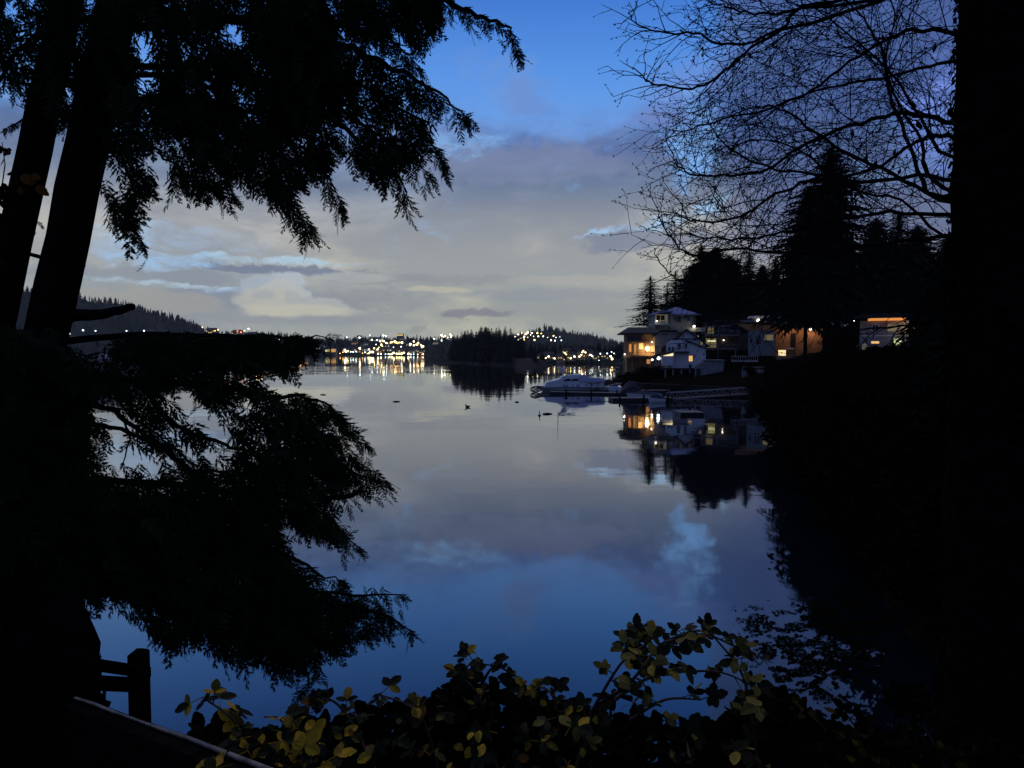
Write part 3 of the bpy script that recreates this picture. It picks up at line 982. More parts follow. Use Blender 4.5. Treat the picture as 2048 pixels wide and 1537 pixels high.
# ------------------------------------------------------------------ houses on the right shore
class House:
    def __init__(s, name, label, cat, px, py, D, rz=0.0, group=None):
        s.o = P(px, py, D)
        s.px, s.py, s.k = px, py, D / F
        s.root = thing(name, label, cat, s.o, rz, group)

    def x(s, px): return (px - s.px) * s.k
    def z(s, py): return (s.py - py) * s.k

    def box(s, name, m, x0, y0, x1, y1, d0, d1, parent=None):
        mb = MB()
        mb.box((s.x(x0), d0, s.z(y1)), (s.x(x1), d1, s.z(y0)))
        return mb.build(name, M[m], parent or s.root, local=True)

    def poly(s, name, m, pts, d0, d1, parent=None):
        mb = MB()
        mb.prism([(s.x(a), s.z(b)) for a, b in pts], d0, d1)
        return mb.build(name, M[m], parent or s.root, local=True)

    def window(s, x0, y0, x1, y1, glass='glass', d=0.0, fw=0.9, frame='trim', bars=0):
        """a frame standing proud of the wall at depth d, with its pane as a sub-part"""
        mb = MB()
        X0, X1, Z0, Z1 = s.x(x0), s.x(x1), s.z(y1), s.z(y0)
        t = fw * s.k
        for a, b in (((X0 - t, Z0 - t), (X0, Z1 + t)), ((X1, Z0 - t), (X1 + t, Z1 + t)), ((X0, Z0 - t), (X1, Z0)), ((X0, Z1), (X1, Z1 + t))):
            mb.box((a[0], d - 0.08, a[1]), (b[0], d + 0.02, b[1]))
        for i in range(bars):
            xx = X0 + (X1 - X0) * (i + 1) / (bars + 1)
            mb.box((xx - t * 0.3, d - 0.07, Z0), (xx + t * 0.3, d - 0.035, Z1))
        f = mb.build('window', M[frame], s.root, local=True)
        pb = MB()
        pb.box((X0, d - 0.03, Z0), (X1, d + 0.01, Z1))
        pb.build('pane', M[glass], f, local=True)
        return f

    def railing(s, pts, d, h=7.0, step=5.0, m='rail', name='railing', d1=None):
        """top and bottom rails with balusters along px points at depth d"""
        mb = MB()
        d1 = d if d1 is None else d1
        for (a, b) in zip(pts[:-1], pts[1:]):
            n = max(1, int(abs(b[0] - a[0]) / step))
            A, B = Vector((s.x(a[0]), d, s.z(a[1]))), Vector((s.x(b[0]), d1, s.z(b[1])))
            H = Vector((0, 0, h * s.k))
            mb.bar(A + H, B + H, 0.05)
            mb.bar(A + H * 0.12, B + H * 0.12, 0.03)
            for i in range(n + 1):
                q = A.lerp(B, i / n)
                mb.bar(q, q + H, 0.028 if i % 4 else 0.045)
        return mb.build(name, M[m], s.root, local=True)

    def posts(s, xs_, y0, y1, d, r=0.09, m='timber', name='post'):
        for x in xs_:
            mb = MB()
            mb.box((s.x(x) - r, d - r, s.z(y1)), (s.x(x) + r, d + r, s.z(y0)))
            mb.build(name, M[m], s.root, local=True)

    def lamp(s, px, py, d, r, m, watts=0, col=(1, .8, .5), off=0.6):
        mb = MB()
        mb.tube([(s.x(px), d + 0.3, s.z(py) + r), (s.x(px), d, s.z(py) + r * 1.2)], 0.03, 5)
        mb.tube([(s.x(px), d, s.z(py) + r * 1.5), (s.x(px), d, s.z(py) + r * 0.9)], [r * 0.4, r * 0.9], 8)
        f = mb.build('wall_lamp', M['old_wood'], s.root, local=True)
        b = MB()
        b.ball((s.x(px), d, s.z(py)), r, 10, 6)
        b.build('bulb', M[m], f, local=True, smooth=True)
        if watts:
            ld = bpy.data.lights.new('lamp_light', 'POINT')
            ld.energy, ld.color, ld.shadow_soft_size = watts, col, 0.15
            lo = bpy.data.objects.new('lamp_light', ld)
            COL.objects.link(lo)
            lo.parent = s.root
            lo.location = (s.x(px), d - off, s.z(py) - 0.1)


def build_timber_house():
    h = House('timber_house', 'timber house with a dark low roof and brightly lit wooden balcony at the point', 'house', 1288, 735, 168, R(-4))
    h.box('wall', 'timber', 1254, 668, 1312, 745, 0, 9)
    mb = MB()
    rx0, rx1, rz, rt = h.x(1241), h.x(1322), h.z(669), h.z(654)
    a = [(rx0, -1.6, rz), (rx1, -1.6, rz), (rx1, 10.4, rz), (rx0, 10.4, rz)]
    b = [(p[0], p[1], p[2] + 0.28) for p in a]
    c = [(rx0 + 2.2, 4.0, rt), (rx1 - 1.5, 4.0, rt), (rx1 - 1.5, 4.8, rt), (rx0 + 2.2, 4.8, rt)]
    mb.loft([a, b, c])
    mb.build('roof', M['roof'], h.root, local=True)
    h.box('balcony', 'timber', 1248, 683, 1290, 685.5, -2.2, -0.01)
    h.railing([(1249, 683), (1290, 683)], -2.1, 8, 4, 'old_wood')
    h.box('deck', 'timber', 1245, 712, 1318, 715, -3.2, -0.01)
    h.railing([(1246, 712), (1278, 712)], -3.1, 7, 5, 'timber')
    h.railing([(1282, 712), (1317, 712)], -3.1, 7, 5, 'timber')
    h.posts([1250, 1262, 1274, 1288], 685.5, 712, -2.1, 0.1)
    h.posts([1247, 1262, 1278, 1298, 1315], 715, 752, -3.0, 0.11)
    mb = MB()
    for i in range(8):
        mb.box((h.x(1262) - i * 0.42, -4.3, h.z(712) - 0.24 * i - 0.06), (h.x(1262) - i * 0.42 + 0.42, -3.25, h.z(712) - 0.24 * i))
    mb.bar((h.x(1264), -4.25, h.z(704)), (h.x(1264) - 3.4, -4.25, h.z(704) - 1.95), 0.05)
    mb.build('stairs', M['timber'], h.root, local=True)
    h.window(1258, 689, 1264, 705, 'lit_amber', 0, 0.8, 'timber')
    h.window(1268, 689, 1272, 709, 'lit_dim', 0, 0.8, 'timber')
    h.window(1278, 688, 1285, 698, 'lit_warm', 0, 0.8)
    h.window(1256, 671, 1266, 681, 'glass', 0, 0.7, 'timber')
    h.window(1300, 692, 1307, 704, 'lit_dim', 0, 0.7, 'timber')
    h.window(1270, 671, 1282, 681, 'glass', 0, 0.7, 'timber')
    h.window(1293, 719, 1302, 728, 'lit_amber', 0, 0.7, 'timber')
    h.lamp(1294, 698, -0.9, 0.44, 'bulb_hot', 380, (1.0, 0.66, 0.32), 0.55)
    h.lamp(1247, 709, -3.4, 0.14, 'bulb_white', 12, (1, .85, .6), 0.3)


def build_stucco_house():
    h = House('stucco_house', 'tall grey stucco house wedged between the timber house and the white gabled house', 'house', 1330, 735, 165, R(-9))
    h.poly('wall', 'stucco', [(1309, 745), (1309, 672), (1320, 664), (1352, 664), (1352, 745)], 0, 9)
    h.poly('roof', 'roof', [(1304, 673), (1320, 661), (1354, 661), (1354, 663.5), (1320.5, 663.6), (1305, 675.5)], -0.5, 9.5)
    h.box('parapet', 'stucco', 1322, 665.5, 1338, 667, -0.12, -0.01)
    h.window(1323, 668, 1336, 670.5, 'glass', 0, 0.5, 'stucco')
    h.box('chimney', 'stucco', 1346, 652, 1350, 661, 3, 4)
    h.lamp(1304, 685, -0.7, 0.12, 'bulb_white', 6)


def build_white_house():
    h = House('white_house', 'white gabled house on posts with a small balcony and one amber window', 'house', 1378, 736, 157, R(-11))
    h.poly('wall', 'white', [(1345, 736), (1345, 689), (1372, 661), (1409, 689), (1409, 736)], 0, 10)
    h.poly('roof', 'roof', [(1322, 699), (1372, 658), (1416, 692), (1416, 695), (1372, 661.5), (1322, 702.5)], -0.9, 10.6)
    h.box('gable_trim', 'roof', 1344, 677.5, 1403, 679, -0.25, -0.01)
    h.poly('front_wall', 'white', [(1333, 736), (1333, 690), (1342, 681), (1370, 681), (1409, 697), (1409, 736)], -2.2, -0.3)
    h.poly('porch_roof', 'roof', [(1368, 679.5), (1412, 697), (1412, 699.5), (1368, 682)], -2.8, -0.31)
    h.poly('side_wing', 'white', [(1324, 731), (1324, 709), (1346, 705), (1346, 731)], -4.0, -2.21)
    h.poly('wing_roof', 'roof', [(1306, 712), (1347, 702), (1347, 704.3), (1306, 714.5)], -4.6, -2.22)
    h.poly('lit_gable', 'lit_cream', [(1327, 711.8), (1346, 706.6), (1346, 712), (1327, 712.4)], -4.03, -4.0)  # lit patch of wing wall, its light put in as a glowing panel
    h.window(1355, 687, 1361, 698, 'glass', -2.2, 0.6, 'white')
    h.window(1369, 688, 1373, 698, 'glass', -2.2, 0.6, 'white')
    h.window(1337, 694, 1341, 702, 'glass', -2.2, 0.5, 'white')
    h.window(1343.5, 694, 1347, 702, 'glass', -2.2, 0.5, 'white')
    h.box('balcony', 'stripe', 1349, 703.5, 1376, 706.5, -3.5, -2.21)
    h.railing([(1350, 703.5), (1375.5, 703.5)], -3.4, 8, 4, 'stucco')
    h.window(1376.5, 712, 1383.5, 723, 'lit_warm', -2.2, 0.7, 'timber', 1)
    h.box('door', 'stripe', 1376.5, 729, 1382, 735.9, -2.24, -2.201)
    h.lamp(1318, 717, -3.4, 0.34, 'bulb_cool', 25, (.85, .92, 1.0), 0.4)
    h.lamp(1305.5, 720, -3.4, 0.2, 'bulb_white', 15, (1.0, .6, .4), 0.4)
    h.box('floor_beam', 'stripe', 1322, 736, 1410, 738.5, -3.6, 9.8)
    h.posts([1331, 1346, 1362, 1378, 1394], 738.5, 765, -3.3, 0.14, 'concrete')
    h.window(1398, 684, 1404, 690, 'lit_dim', 0, 0.5, 'white')


def build_concrete_boathouse():
    h = House('boathouse', 'plain grey concrete boathouse beside the white gabled house', 'boathouse', 1418, 762, 149, R(-13))
    h.poly('wall', 'concrete', [(1391, 768), (1391, 733), (1408, 723), (1447, 722), (1444, 750), (1434, 754), (1434, 768)], 0, 6)
    h.box('roof', 'concrete', 1406, 720, 1448, 722, -0.3, 6.3)
    h.box('door', 'float', 1393, 738, 1402, 765, -0.04, -0.002)


def build_hex_house():
    h = House('hexagonal_house', 'beige house under a blue hexagonal metal roof, highest on the point', 'house', 1362, 664, 183, R(8))
    c = h.x(1366)
    hexa = lambda r, z, oy=5.0: [(c + r * 1.05 * math.cos(a), oy + r * 0.8 * math.sin(a), z) for a in [R(q) for q in (-120, -60, 0, 60, 120, 180)]]
    mb = MB(); mb.loft([hexa(5.3, h.z(700)), hexa(5.3, h.z(629))])
    mb.build('wall', M['beige'], h.root, local=True)
    mb = MB(); mb.loft([hexa(7.0, h.z(630)), hexa(7.0, h.z(628)), hexa(0.6, h.z(613))])
    mb.build('roof', M['metal_roof'], h.root, local=True)
    h.box('side_wing', 'beige', 1309, 630, 1337, 690, 0.4, 6.0)
    h.poly('wing_roof', 'metal_roof', [(1303, 629.5), (1318, 624), (1345, 621), (1345, 624), (1318, 627), (1304, 631.5)], -0.4, 6.6)
    h.window(1311.5, 631, 1329, 641, 'glass', 0.4, 1.2, 'lit_dim', 1)  # frame glows: light falling on the trim is put into its material
    h.window(1331.6, 629.8, 1334, 648, 'lit_dim', 0.4, 0.4, 'trim')
    h.window(1356, 632, 1364, 645, 'glass', 0.72, 0.5, 'beige')
    h.window(1376, 632, 1384, 642, 'glass', 0.72, 0.5, 'beige')
    h.box('deck', 'trim', 1296, 650, 1336, 651.5, -1.6, 0.39)
    h.railing([(1297, 650), (1335, 650)], -1.5, 6, 5)
    h.box('terrace', 'beige', 1338, 656, 1414, 664, -1.4, 0.6)
    h.lamp(1384, 653.5, -1.6, 0.27, 'bulb_white', 30, (1, .95, .85), 0.4)
    h.lamp(1311, 643, -0.1, 0.15, 'bulb_white', 8, (1, .85, .6), 0.3)


def build_brown_house():
    h = House('brown_house', 'dark brown house with stacked lattice decks, between the hexagonal and orange houses', 'house', 1455, 715, 166, R(-14))
    h.box('wall', 'brown', 1413, 645, 1500, 735, 0, 10)
    h.poly('roof', 'roof', [(1407, 645), (1420, 641), (1496, 639), (1506, 643), (1506, 645)], -1.0, 10.5)
    h.box('fascia', 'stucco', 1478, 642.5, 1505, 645.5, -1.06, -1.001)
    h.window(1412.8, 677, 1433, 696, 'lit_dim', 0, 0.9, 'brown', 3)
    h.window(1416, 681, 1432, 684, 'lit_green', -0.1, 0.4, 'brown')
    h.window(1416, 654, 1428, 668, 'lit_dim', 0, 0.7, 'brown', 2)
    h.window(1436, 650, 1452, 664, 'glass', 0, 0.7, 'brown', 1)
    h.window(1458, 650, 1474, 666, 'glass', 0, 0.7, 'brown', 1)
    h.window(1478, 655, 1495, 668, 'glass', 0, 0.7, 'brown', 1)
    for y in (671, 698):
        h.box('deck', 'stucco', 1404, y, 1476, y + 2.0, -3.0, -0.01)
        h.railing([(1405, y), (1475, y)], -2.9, 8, 5, 'alu')
    h.posts([1406, 1436, 1474], 655, 735, -2.85, 0.09, 'stucco')
    h.box('pergola', 'stucco', 1408, 652.8, 1456, 655, -2.9, -0.01)
    h.lamp(1447, 681, -0.5, 0.12, 'bulb_white', 4)


def build_orange_house():
    h = House('orange_house', 'flat-roofed house with orange lamplit wall and blue-grey wing', 'house', 1598, 722, 148, R(-19))
    h.box('wall', 'orange', 1554, 657, 1640, 745, 0, 9)
    h.box('corner_wall', 'orange', 1592, 668, 1640, 745, -0.8, -0.01)
    h.poly('roof', 'roof', [(1477, 642), (1520, 645), (1646, 652.5), (1646, 656), (1520, 649), (1477, 645.5)], -1.2, 9.5)
    h.box('side_wing', 'bluegrey', 1501, 661, 1553.6, 712, -1.4, 7)
    h.poly('wing_fascia', 'orange', [(1478, 646), (1520, 649.4), (1553, 651.5), (1553, 660.8), (1502, 660.8)], -1.1, 6.9)
    h.window(1515, 671, 1526, 689, 'glass', -1.4, 0.9, 'rail', 1)
    h.window(1532, 670, 1549, 681, 'lit_dim', -1.4, 0.7, 'rail', 2)
    h.window(1504, 676, 1510, 687, 'glass', -1.4, 0.7, 'rail')
    h.box('doorway', 'float', 1581, 667, 1590.5, 695, -0.05, -0.002)
    h.box('sill', 'trim', 1573, 697, 1588, 699, -0.5, -0.01)
    h.window(1559, 700.5, 1573, 712, 'lit_cream', 0, 0.8, 'timber', 4)
    h.window(1592, 657.5, 1598, 660, 'glass', 0, 0.4, 'roof')
    h.lamp(1617, 659.3, -1.5, 0.24, 'bulb_white', 120, (1.0, .66, .36), 0.9)
    h.lamp(1575, 660.0, -0.6, 0.1, 'bulb_white', 60, (1.0, .66, .36), 1.2)
    h.box('deck', 'rail', 1470, 722, 1521, 724, -5.0, -1.45)
    h.railing([(1471, 722), (1520, 722)], -4.9, 9, 4)
    h.posts([1478, 1512], 702, 713, -4.9, 0.05, 'rail')
    h.posts([1474, 1496, 1518], 724, 750, -4.6, 0.1, 'old_wood')
    h.box('lower_wall', 'stucco', 1556, 714, 1598, 746, -1.6, -0.81)


def build_landing_stage():
    h = House('landing_stage', 'white-railed landing with clapboard front below the flat-roofed house', 'landing', 1510, 762, 140, R(-15))
    h.box('platform', 'bluegrey', 1486, 742, 1526, 759, 0, 3)
    mb = MB()
    for i in range(6):
        mb.box((h.x(1486), -0.05, h.z(758.5 - i * 2.7)), (h.x(1526), -0.005, h.z(757.4 - i * 2.7)))
    mb.build('cladding', M['rail'], h.root, local=True)
    h.railing([(1486, 742), (1526, 742)], 0.1, 7.5, 4)
    h.railing([(1528, 754), (1538, 738)], 0.2, 7.5, 3, name='stair_rail')
    mb = MB()
    for i in range(7):
        mb.box((h.x(1526.5) + i * 0.25, 0.2, h.z(759) + i * 0.24), (h.x(1526.5) + i * 0.25 + 0.3, 1.4, h.z(759) + i * 0.24 + 0.06))
    mb.build('stairs', M['rail'], h.root, local=True)
    h.posts([1488, 1508, 1524], 759, 785, 0.4, 0.12, 'old_wood')


def build_pavilion():
    h = House('pavilion', 'low flat white-roofed building with a globe lamp, behind the flat-roofed house', 'house', 1530, 645, 172, R(-14))
    h.box('wall', 'brown', 1506, 637, 1556, 680, 0, 6)
    h.box('roof', 'white', 1501, 632.5, 1562, 636.5, -0.8, 6.8)
    h.window(1526, 638.5, 1550, 644, 'glass', 0, 0.5, 'trim', 2)
    h.lamp(1517, 641.5, -0.6, 0.36, 'bulb_white', 22, (1, .85, .6), 0.5)
    h.posts([1543], 632.5, 645, -0.7, 0.05, 'rail')


def build_upper_white_house():
    h = House('upper_white_house', 'long pale house glimpsed between the twin fir trunks above the orange wall', 'house', 1640, 655, 172, R(-20))
    h.box('wall', 'white', 1592, 635, 1684, 690, 0, 8)
    h.box('roof', 'roof', 1588, 631.5, 1688, 634.6, -0.6, 8.6)
    h.window(1597, 640, 1604, 652, 'glass', 0, 0.6, 'trim')
    h.window(1616, 638, 1624, 645, 'glass', 0, 0.6, 'trim')
    h.window(1640, 638, 1648, 645, 'glass', 0, 0.6, 'trim')
    h.window(1664, 638, 1676, 646, 'glass', 0, 0.6, 'trim')


def build_lit_house():
    h = House('garden_house', 'house with glowing orange eaves seen through bare branches, farthest inland', 'house', 1768, 700, 118, R(-27))
    h.box('wall', 'stucco', 1724, 642, 1810, 725, 0, 8)
    h.poly('roof', 'roof', [(1714, 634), (1730, 629), (1800, 627), (1822, 634), (1822, 637), (1714, 637)], -1.6, 8.6)
    h.box('lit_eaves', 'lit_orange', 1738, 637.2, 1804, 642, -0.5, -0.02)  # light on the soffit, put in as a glowing strip
    h.window(1746, 650, 1757, 662, 'glass', 0, 0.8, 'trim', 1)
    h.window(1774, 650, 1788, 663, 'lit_dim', 0, 0.7, 'trim', 1)
    h.window(1745, 683, 1759, 687.5, 'lit_warm', 0, 0.6, 'trim', 1)
    h.window(1785, 678, 1798, 692, 'lit_green', 0, 0.8, 'trim', 1)
    h.window(1729, 688, 1736, 700, 'lit_dim', 0, 0.8, 'trim', 1)
    h.box('band', 'trim', 1724, 671, 1810, 673, -0.06, -0.01)
    h.box('deck', 'old_wood', 1718, 700, 1815, 702.5, -2.6, -0.01)
    h.railing([(1719, 700), (1814, 700)], -2.5, 8, 5, 'stucco')
    h.lamp(1816, 656, -0.8, 0.26, 'bulb_hot', 30, (1, .75, .45), 0.4)
    h.lamp(1713, 642, -1.2, 0.08, 'bulb_white', 3, (.85, 1.0, .5), 0.3)


for f_ in (build_timber_house, build_stucco_house, build_white_house, build_concrete_boathouse, build_hex_house, build_brown_house, build_orange_house,
           build_landing_stage, build_pavilion, build_upper_white_house, build_lit_house):
    f_()


def build_seawall():
    # low stone wall along the water's edge of the point
    mb = MB()
    pts = [(43.3, 131.5), (36, 141.5), (28.4, 151), (26.4, 163)]
    for (a, b) in zip(pts[:-1], pts[1:]):
        d = Vector((b[0] - a[0], b[1] - a[1], 0)); n = Vector((-d.y, d.x, 0)).normalized() * 0.35
        A, B = Vector((a[0], a[1], 0)), Vector((b[0], b[1], 0))
        for z0, z1, k in ((-0.8, 1.1, 1.0), (1.1, 1.28, 1.35)):
            ring = lambda z: [tuple(A + n * k + Vector((0, 0, z))), tuple(B + n * k + Vector((0, 0, z))), tuple(B - n * k + Vector((0, 0, z))), tuple(A - n * k + Vector((0, 0, z)))]
            mb.loft([ring(z0), ring(z1)])
    o = mb.build('seawall', M['rock'], loc=Vector((36, 141, 0)))
    tag(o, 'low dark stone seawall along the foot of the house slope', 'wall')


build_seawall()

# ------------------------------------------------------------------ boats and docks
def hull_secs(L, B, H, n=14, bow=-1, transom=0.85, rake=0.09, drop=0.12):
    """rings of a planing hull; bow towards -x"""
    secs = []
    for i in range(n + 1):
        q = i / n
        x = -L / 2 + L * q
        b = B / 2 * (min(1, (q / 0.45)) ** 0.55 if q < 0.45 else 1 - (1 - transom) * (q - 0.45) / 0.55)
        b = max(b, 0.03)
        sheer = H * (1.0 + drop * (1 - q) ** 2 * 2)
        xo = (1 - q) ** 3 * L * rake
        secs.append([(x, -b, sheer), (x + xo * 0.5, -b * 0.93, H * 0.45), (x + xo, -b * 0.62, 0.0), (x + xo * 1.2, 0, -0.35),
                     (x + xo, b * 0.62, 0.0), (x + xo * 0.5, b * 0.93, H * 0.45), (x, b, sheer)])
    return secs


def build_yacht():
    D = 143.0
    k = D / F
    c = P(1156, 704, D)
    t = thing('motor_yacht', 'long white motor yacht with a pale canvas canopy and radar arch, moored by the gangway', 'yacht', (c.x, D, 0), R(3))
    X = lambda px: (px - 1156) * k
    Z = lambda py: CAMZ - (py - YH) * k
    L = X(1240) - X(1070)
    mb = MB(); mb.loft(hull_secs(L, 4.6, 0.95))
    hull = mb.build('hull', M['hull'], t, local=True)
    mb = MB()
    for s in (-1, 1):
        pts = [(q[0 if s < 0 else 6][0], q[0 if s < 0 else 6][1] * 1.01, q[0][2] - 0.16) for q in hull_secs(L, 4.6, 0.95)]
        mb.tube(pts, 0.07, 4)
    mb.build('rub_rail', M['stripe'], hull, local=True)

    def house(name, m, prof, b0, b1, parent=t):
        """deck house from a side profile (x, z), narrowing upwards"""
        z0 = min(p[1] for p in prof); z1 = max(p[1] for p in prof)
        w = lambda z: b0 + (b1 - b0) * (z - z0) / (z1 - z0 + 1e-6)
        mb = MB()
        n = len(prof)
        V = [(p[0], -w(p[1]), p[1]) for p in prof] + [(p[0], w(p[1]), p[1]) for p in prof]
        mb.raw(V, [tuple(range(n)), tuple(range(2 * n - 1, n - 1, -1))] + [(i, i + n, (i + 1) % n + n, (i + 1) % n) for i in range(n)])
        return mb.build(name, M[m], parent, local=True)
    house('cabin', 'hull', [(X(1086), 0.95), (X(1092), Z(764)), (X(1112), Z(760)), (X(1126), Z(754.5)), (X(1160), Z(753)), (X(1206), Z(757)), (X(1206), 0.95)], 1.95, 1.75)
    house('coachroof', 'hull', [(X(1122), Z(754.3)), (X(1132), Z(750.5)), (X(1158), Z(749)), (X(1170), Z(753.5)), (X(1160), Z(754.2))], 1.7, 1.4)
    for a in ([(1123, 761.8), (1131, 757.6), (1141, 757.3), (1135, 761.5)], [(1138, 761.5), (1145, 757.6), (1155, 757.6), (1153, 761)]):
        mb = MB(); mb.prism([(X(p), Z(q)) for p, q in a], -1.93, -1.88)
        mb.build('window', M['glass'], t, local=True)
    for px in (1125, 1128, 1132, 1143, 1152, 1155):
        mb = MB(); mb.box((X(px) - 0.07, -2.0, Z(773)), (X(px) + 0.07, -1.93, Z(769)))
        mb.build('porthole', M['glass'], t, local=True)
    house('canopy', 'cover', [(X(1157), Z(763)), (X(1156), Z(750.5)), (X(1166), Z(750)), (X(1180), Z(756)), (X(1206), Z(757.5)), (X(1208), Z(763))], 2.1, 1.75)
    mb = MB()
    for s in (-1, 1):
        mb.loft([[(X(1117), s * 1.5 - .08, Z(735)), (X(1117), s * 1.5 + .08, Z(735)), (X(1121), s * 1.5 + .08, Z(736)), (X(1121), s * 1.5 - .08, Z(736))],
                 [(X(1127), s * 1.7 - .08, Z(749)), (X(1127), s * 1.7 + .08, Z(749)), (X(1136), s * 1.7 + .08, Z(749.5)), (X(1136), s * 1.7 - .08, Z(749.5))]])
    mb.box((X(1115.5), -1.6, Z(736)), (X(1122), 1.6, Z(734.6)))
    mb.build('radar_arch', M['hull'], t, local=True)
    mb = MB()
    pts = [(1124, 738.3), (1136, 736.2), (1150, 739)]
    mb.loft([[(X(p), -1.4, Z(q)), (X(p), 1.4, Z(q)), (X(p), 1.4, Z(q) + 0.08), (X(p), -1.4, Z(q) + 0.08)] for p, q in pts])
    for p in (1128, 1146):
        for s in (-1.3, 1.3):
            mb.bar((X(p), s, Z(738)), (X(p + 2), s, Z(750)), 0.03)
    mb.build('bimini', M['cover'], t, local=True)
    mb = MB()
    mb.tube([(X(1116.5), 0.3, Z(736)), (X(1116), 0.3, Z(683))], [0.07, 0.025], 6)
    mb.build('mast', M['alu'], t, local=True)
    mb = MB()
    for i in range(10):
        x = X(1076 + i * 4)
        mb.bar((x, -1.3 - 0.06 * i, 1.0), (x, -1.3 - 0.06 * i, 1.75), 0.018)
    mb.bar((X(1076), -1.3, 1.75), (X(1112), -1.85, 1.75), 0.022)
    mb.bar((X(1074), -1.2, 1.05), (X(1076), -1.3, 1.75), 0.022)
    mb.build('pulpit', M['alu'], t, local=True)
    mb = MB()
    for px in (1180, 1193, 1205):
        mb.bar((X(px), -2.0, Z(763)), (X(px), -2.0, Z(775)), 0.035)
    mb.build('canopy_frame', M['alu'], t, local=True)
    # mooring pile with hung tyres beside the bow
    for (px, r) in ((1066, 0.45), (1071, 0.55), (1077, 0.4)):
        q = PW(px, 785)
        mb = MB()
        for j in range(14):
            a, b = 2 * math.pi * j / 14, 2 * math.pi * (j + 1) / 14
            mb.tube([(r * math.cos(a), 0, 0.5 + r * math.sin(a)), (r * math.cos(b), 0, 0.5 + r * math.sin(b))], 0.14, 6)
        o = mb.build('fender_tyre', M['float'], local=True)
        o.location = (q.x, q.y - 0.3, 0.1)
        tag(o, {1066: 'outermost black tyre fender off the yacht bow', 1071: 'largest black tyre fender, at the middle of the three off the yacht bow', 1077: 'black tyre fender nearest the yacht bow'}[px], 'tyre', 'tyre fenders')


build_yacht()


def build_runabout(px0, px1, py, L_, label, m='hull', cover=True):
    q = PW((px0 + px1) / 2, py)
    Ln = (px1 - px0) / F * q.y
    t = thing('motorboat', label, 'boat', (q.x, q.y, 0), R(L_))
    mb = MB(); mb.loft(hull_secs(Ln, Ln * 0.33, 0.62, 10, drop=0.25))
    mb.build('hull', M[m], t, local=True)
    mb = MB()
    s = hull_secs(Ln, Ln * 0.31, 0.62, 10, drop=0.25)[1:]
    mb.loft([[(r[0][0], r[0][1], r[0][2] + 0.02), (r[0][0], 0, r[0][2] + 0.22 + 0.35 * math.sin(math.pi * i / 9)), (r[6][0], r[6][1], r[6][2] + 0.02)] for i, r in enumerate(s)])
    mb.build('boat_cover' if cover else 'deck', M['cover' if cover else 'stripe'], t, local=True)


build_runabout(1115, 1158, 783, 2, 'small covered motorboat lying in front of the long yacht')
build_runabout(1216, 1242, 785, 10, 'short white dinghy tied at the shore end of the yacht berth')
build_runabout(1252, 1322, 797, 3, 'low white boat at the float under the point, beside the tarp-covered boat', 'hull', False)


build_runabout(1168, 1200, 776, -4, 'small pale boat lying inside the yacht berth, nearest its stern')
build_runabout(1196, 1236, 770, 6, 'low grey boat tied under the dark lattice gangway', 'tarp', False)
build_runabout(1296, 1330, 806, 4, 'little rowing boat at the outer edge of the pale-edged float', 'hull', False)


def build_tarp_boat():
    q = PW(1261, 796)
    t = thing('tarped_boat', 'tall boat shrouded in a dark tarpaulin, below the timber house', 'boat', (q.x, q.y, 0))
    k = q.y / F
    mb = MB(); mb.loft(hull_secs(4.6, 1.9, 0.7, 10))
    mb.build('hull', M['tarp'], t, local=True)
    mb = MB()
    prof = [(-2.1, .75), (-1.5, 1.6), (-0.9, 2.5), (-0.1, 3.0), (0.9, 2.8), (1.7, 1.8), (2.15, .8)]
    secs = []
    for x, z in prof:
        w_ = 0.95 * (1 - (x / 2.6) ** 2) + 0.15
        secs.append([(x, -w_, .6), (x, -w_ * 0.9, .6 + (z - .6) * .6), (x, -0.1, z), (x, 0.1, z), (x, w_ * 0.9, .6 + (z - .6) * .6), (x, w_, .6)])
    mb.loft(secs)
    mb.build('tarpaulin', M['tarp'], t, local=True)


build_tarp_boat()


def build_dock(name, label, a, b, width, zt=0.45, piles=()):
    A, B = PW(*a), PW(*b)
    d = (B - A)
    n = Vector((-d.y, d.x, 0)).normalized() * width
    t = thing(name, label, 'dock', (A.x, A.y, 0))
    mb = MB()
    A0 = Vector((0, 0, 0)); B0 = d
    ring = lambda z, e=0.0: [tuple(A0 - n * e + Vector((0, 0, z))), tuple(B0 - n * e + Vector((0, 0, z))), tuple(B0 + n * (1 + e) + Vector((0, 0, z))), tuple(A0 + n * (1 + e) + Vector((0, 0, z)))]
    mb.loft([ring(zt - 0.08, 0.03), ring(zt, 0.03)])
    mb.build('planking', M['dock'], t, local=True)
    mb = MB(); mb.loft([ring(-0.3), ring(zt - 0.083)])
    mb.build('float', M['float'], t, local=True)
    for f in piles:
        p = B0 * f - n * 0.12
        mb = MB(); mb.tube([tuple(p + Vector((0, 0, -1))), tuple(p + Vector((0, 0, 1.0)))], 0.14, 8)
        mb.build('pile', M['old_wood'], t, local=True)


build_dock('dock', 'floating dock along the near side of the long yacht', (1098, 788), (1242, 791), 2.2, 0.4, (0.25, 0.6, 0.95))
build_dock('dock', 'pale-edged float at the foot of the long lattice gangway', (1226, 803), (1346, 802), 3.0, 0.5, (0.1, 0.5, 0.9))
build_dock('dock', 'short float under the seawall beyond the tarp-covered boat', (1280, 786), (1340, 786), 1.8, 0.5, (0.2, 0.9))
build_dock('swim_raft', 'small square dark raft floating alone in the calm water off the gangway', (1361, 832), (1408, 832), 3.2, 0.42)


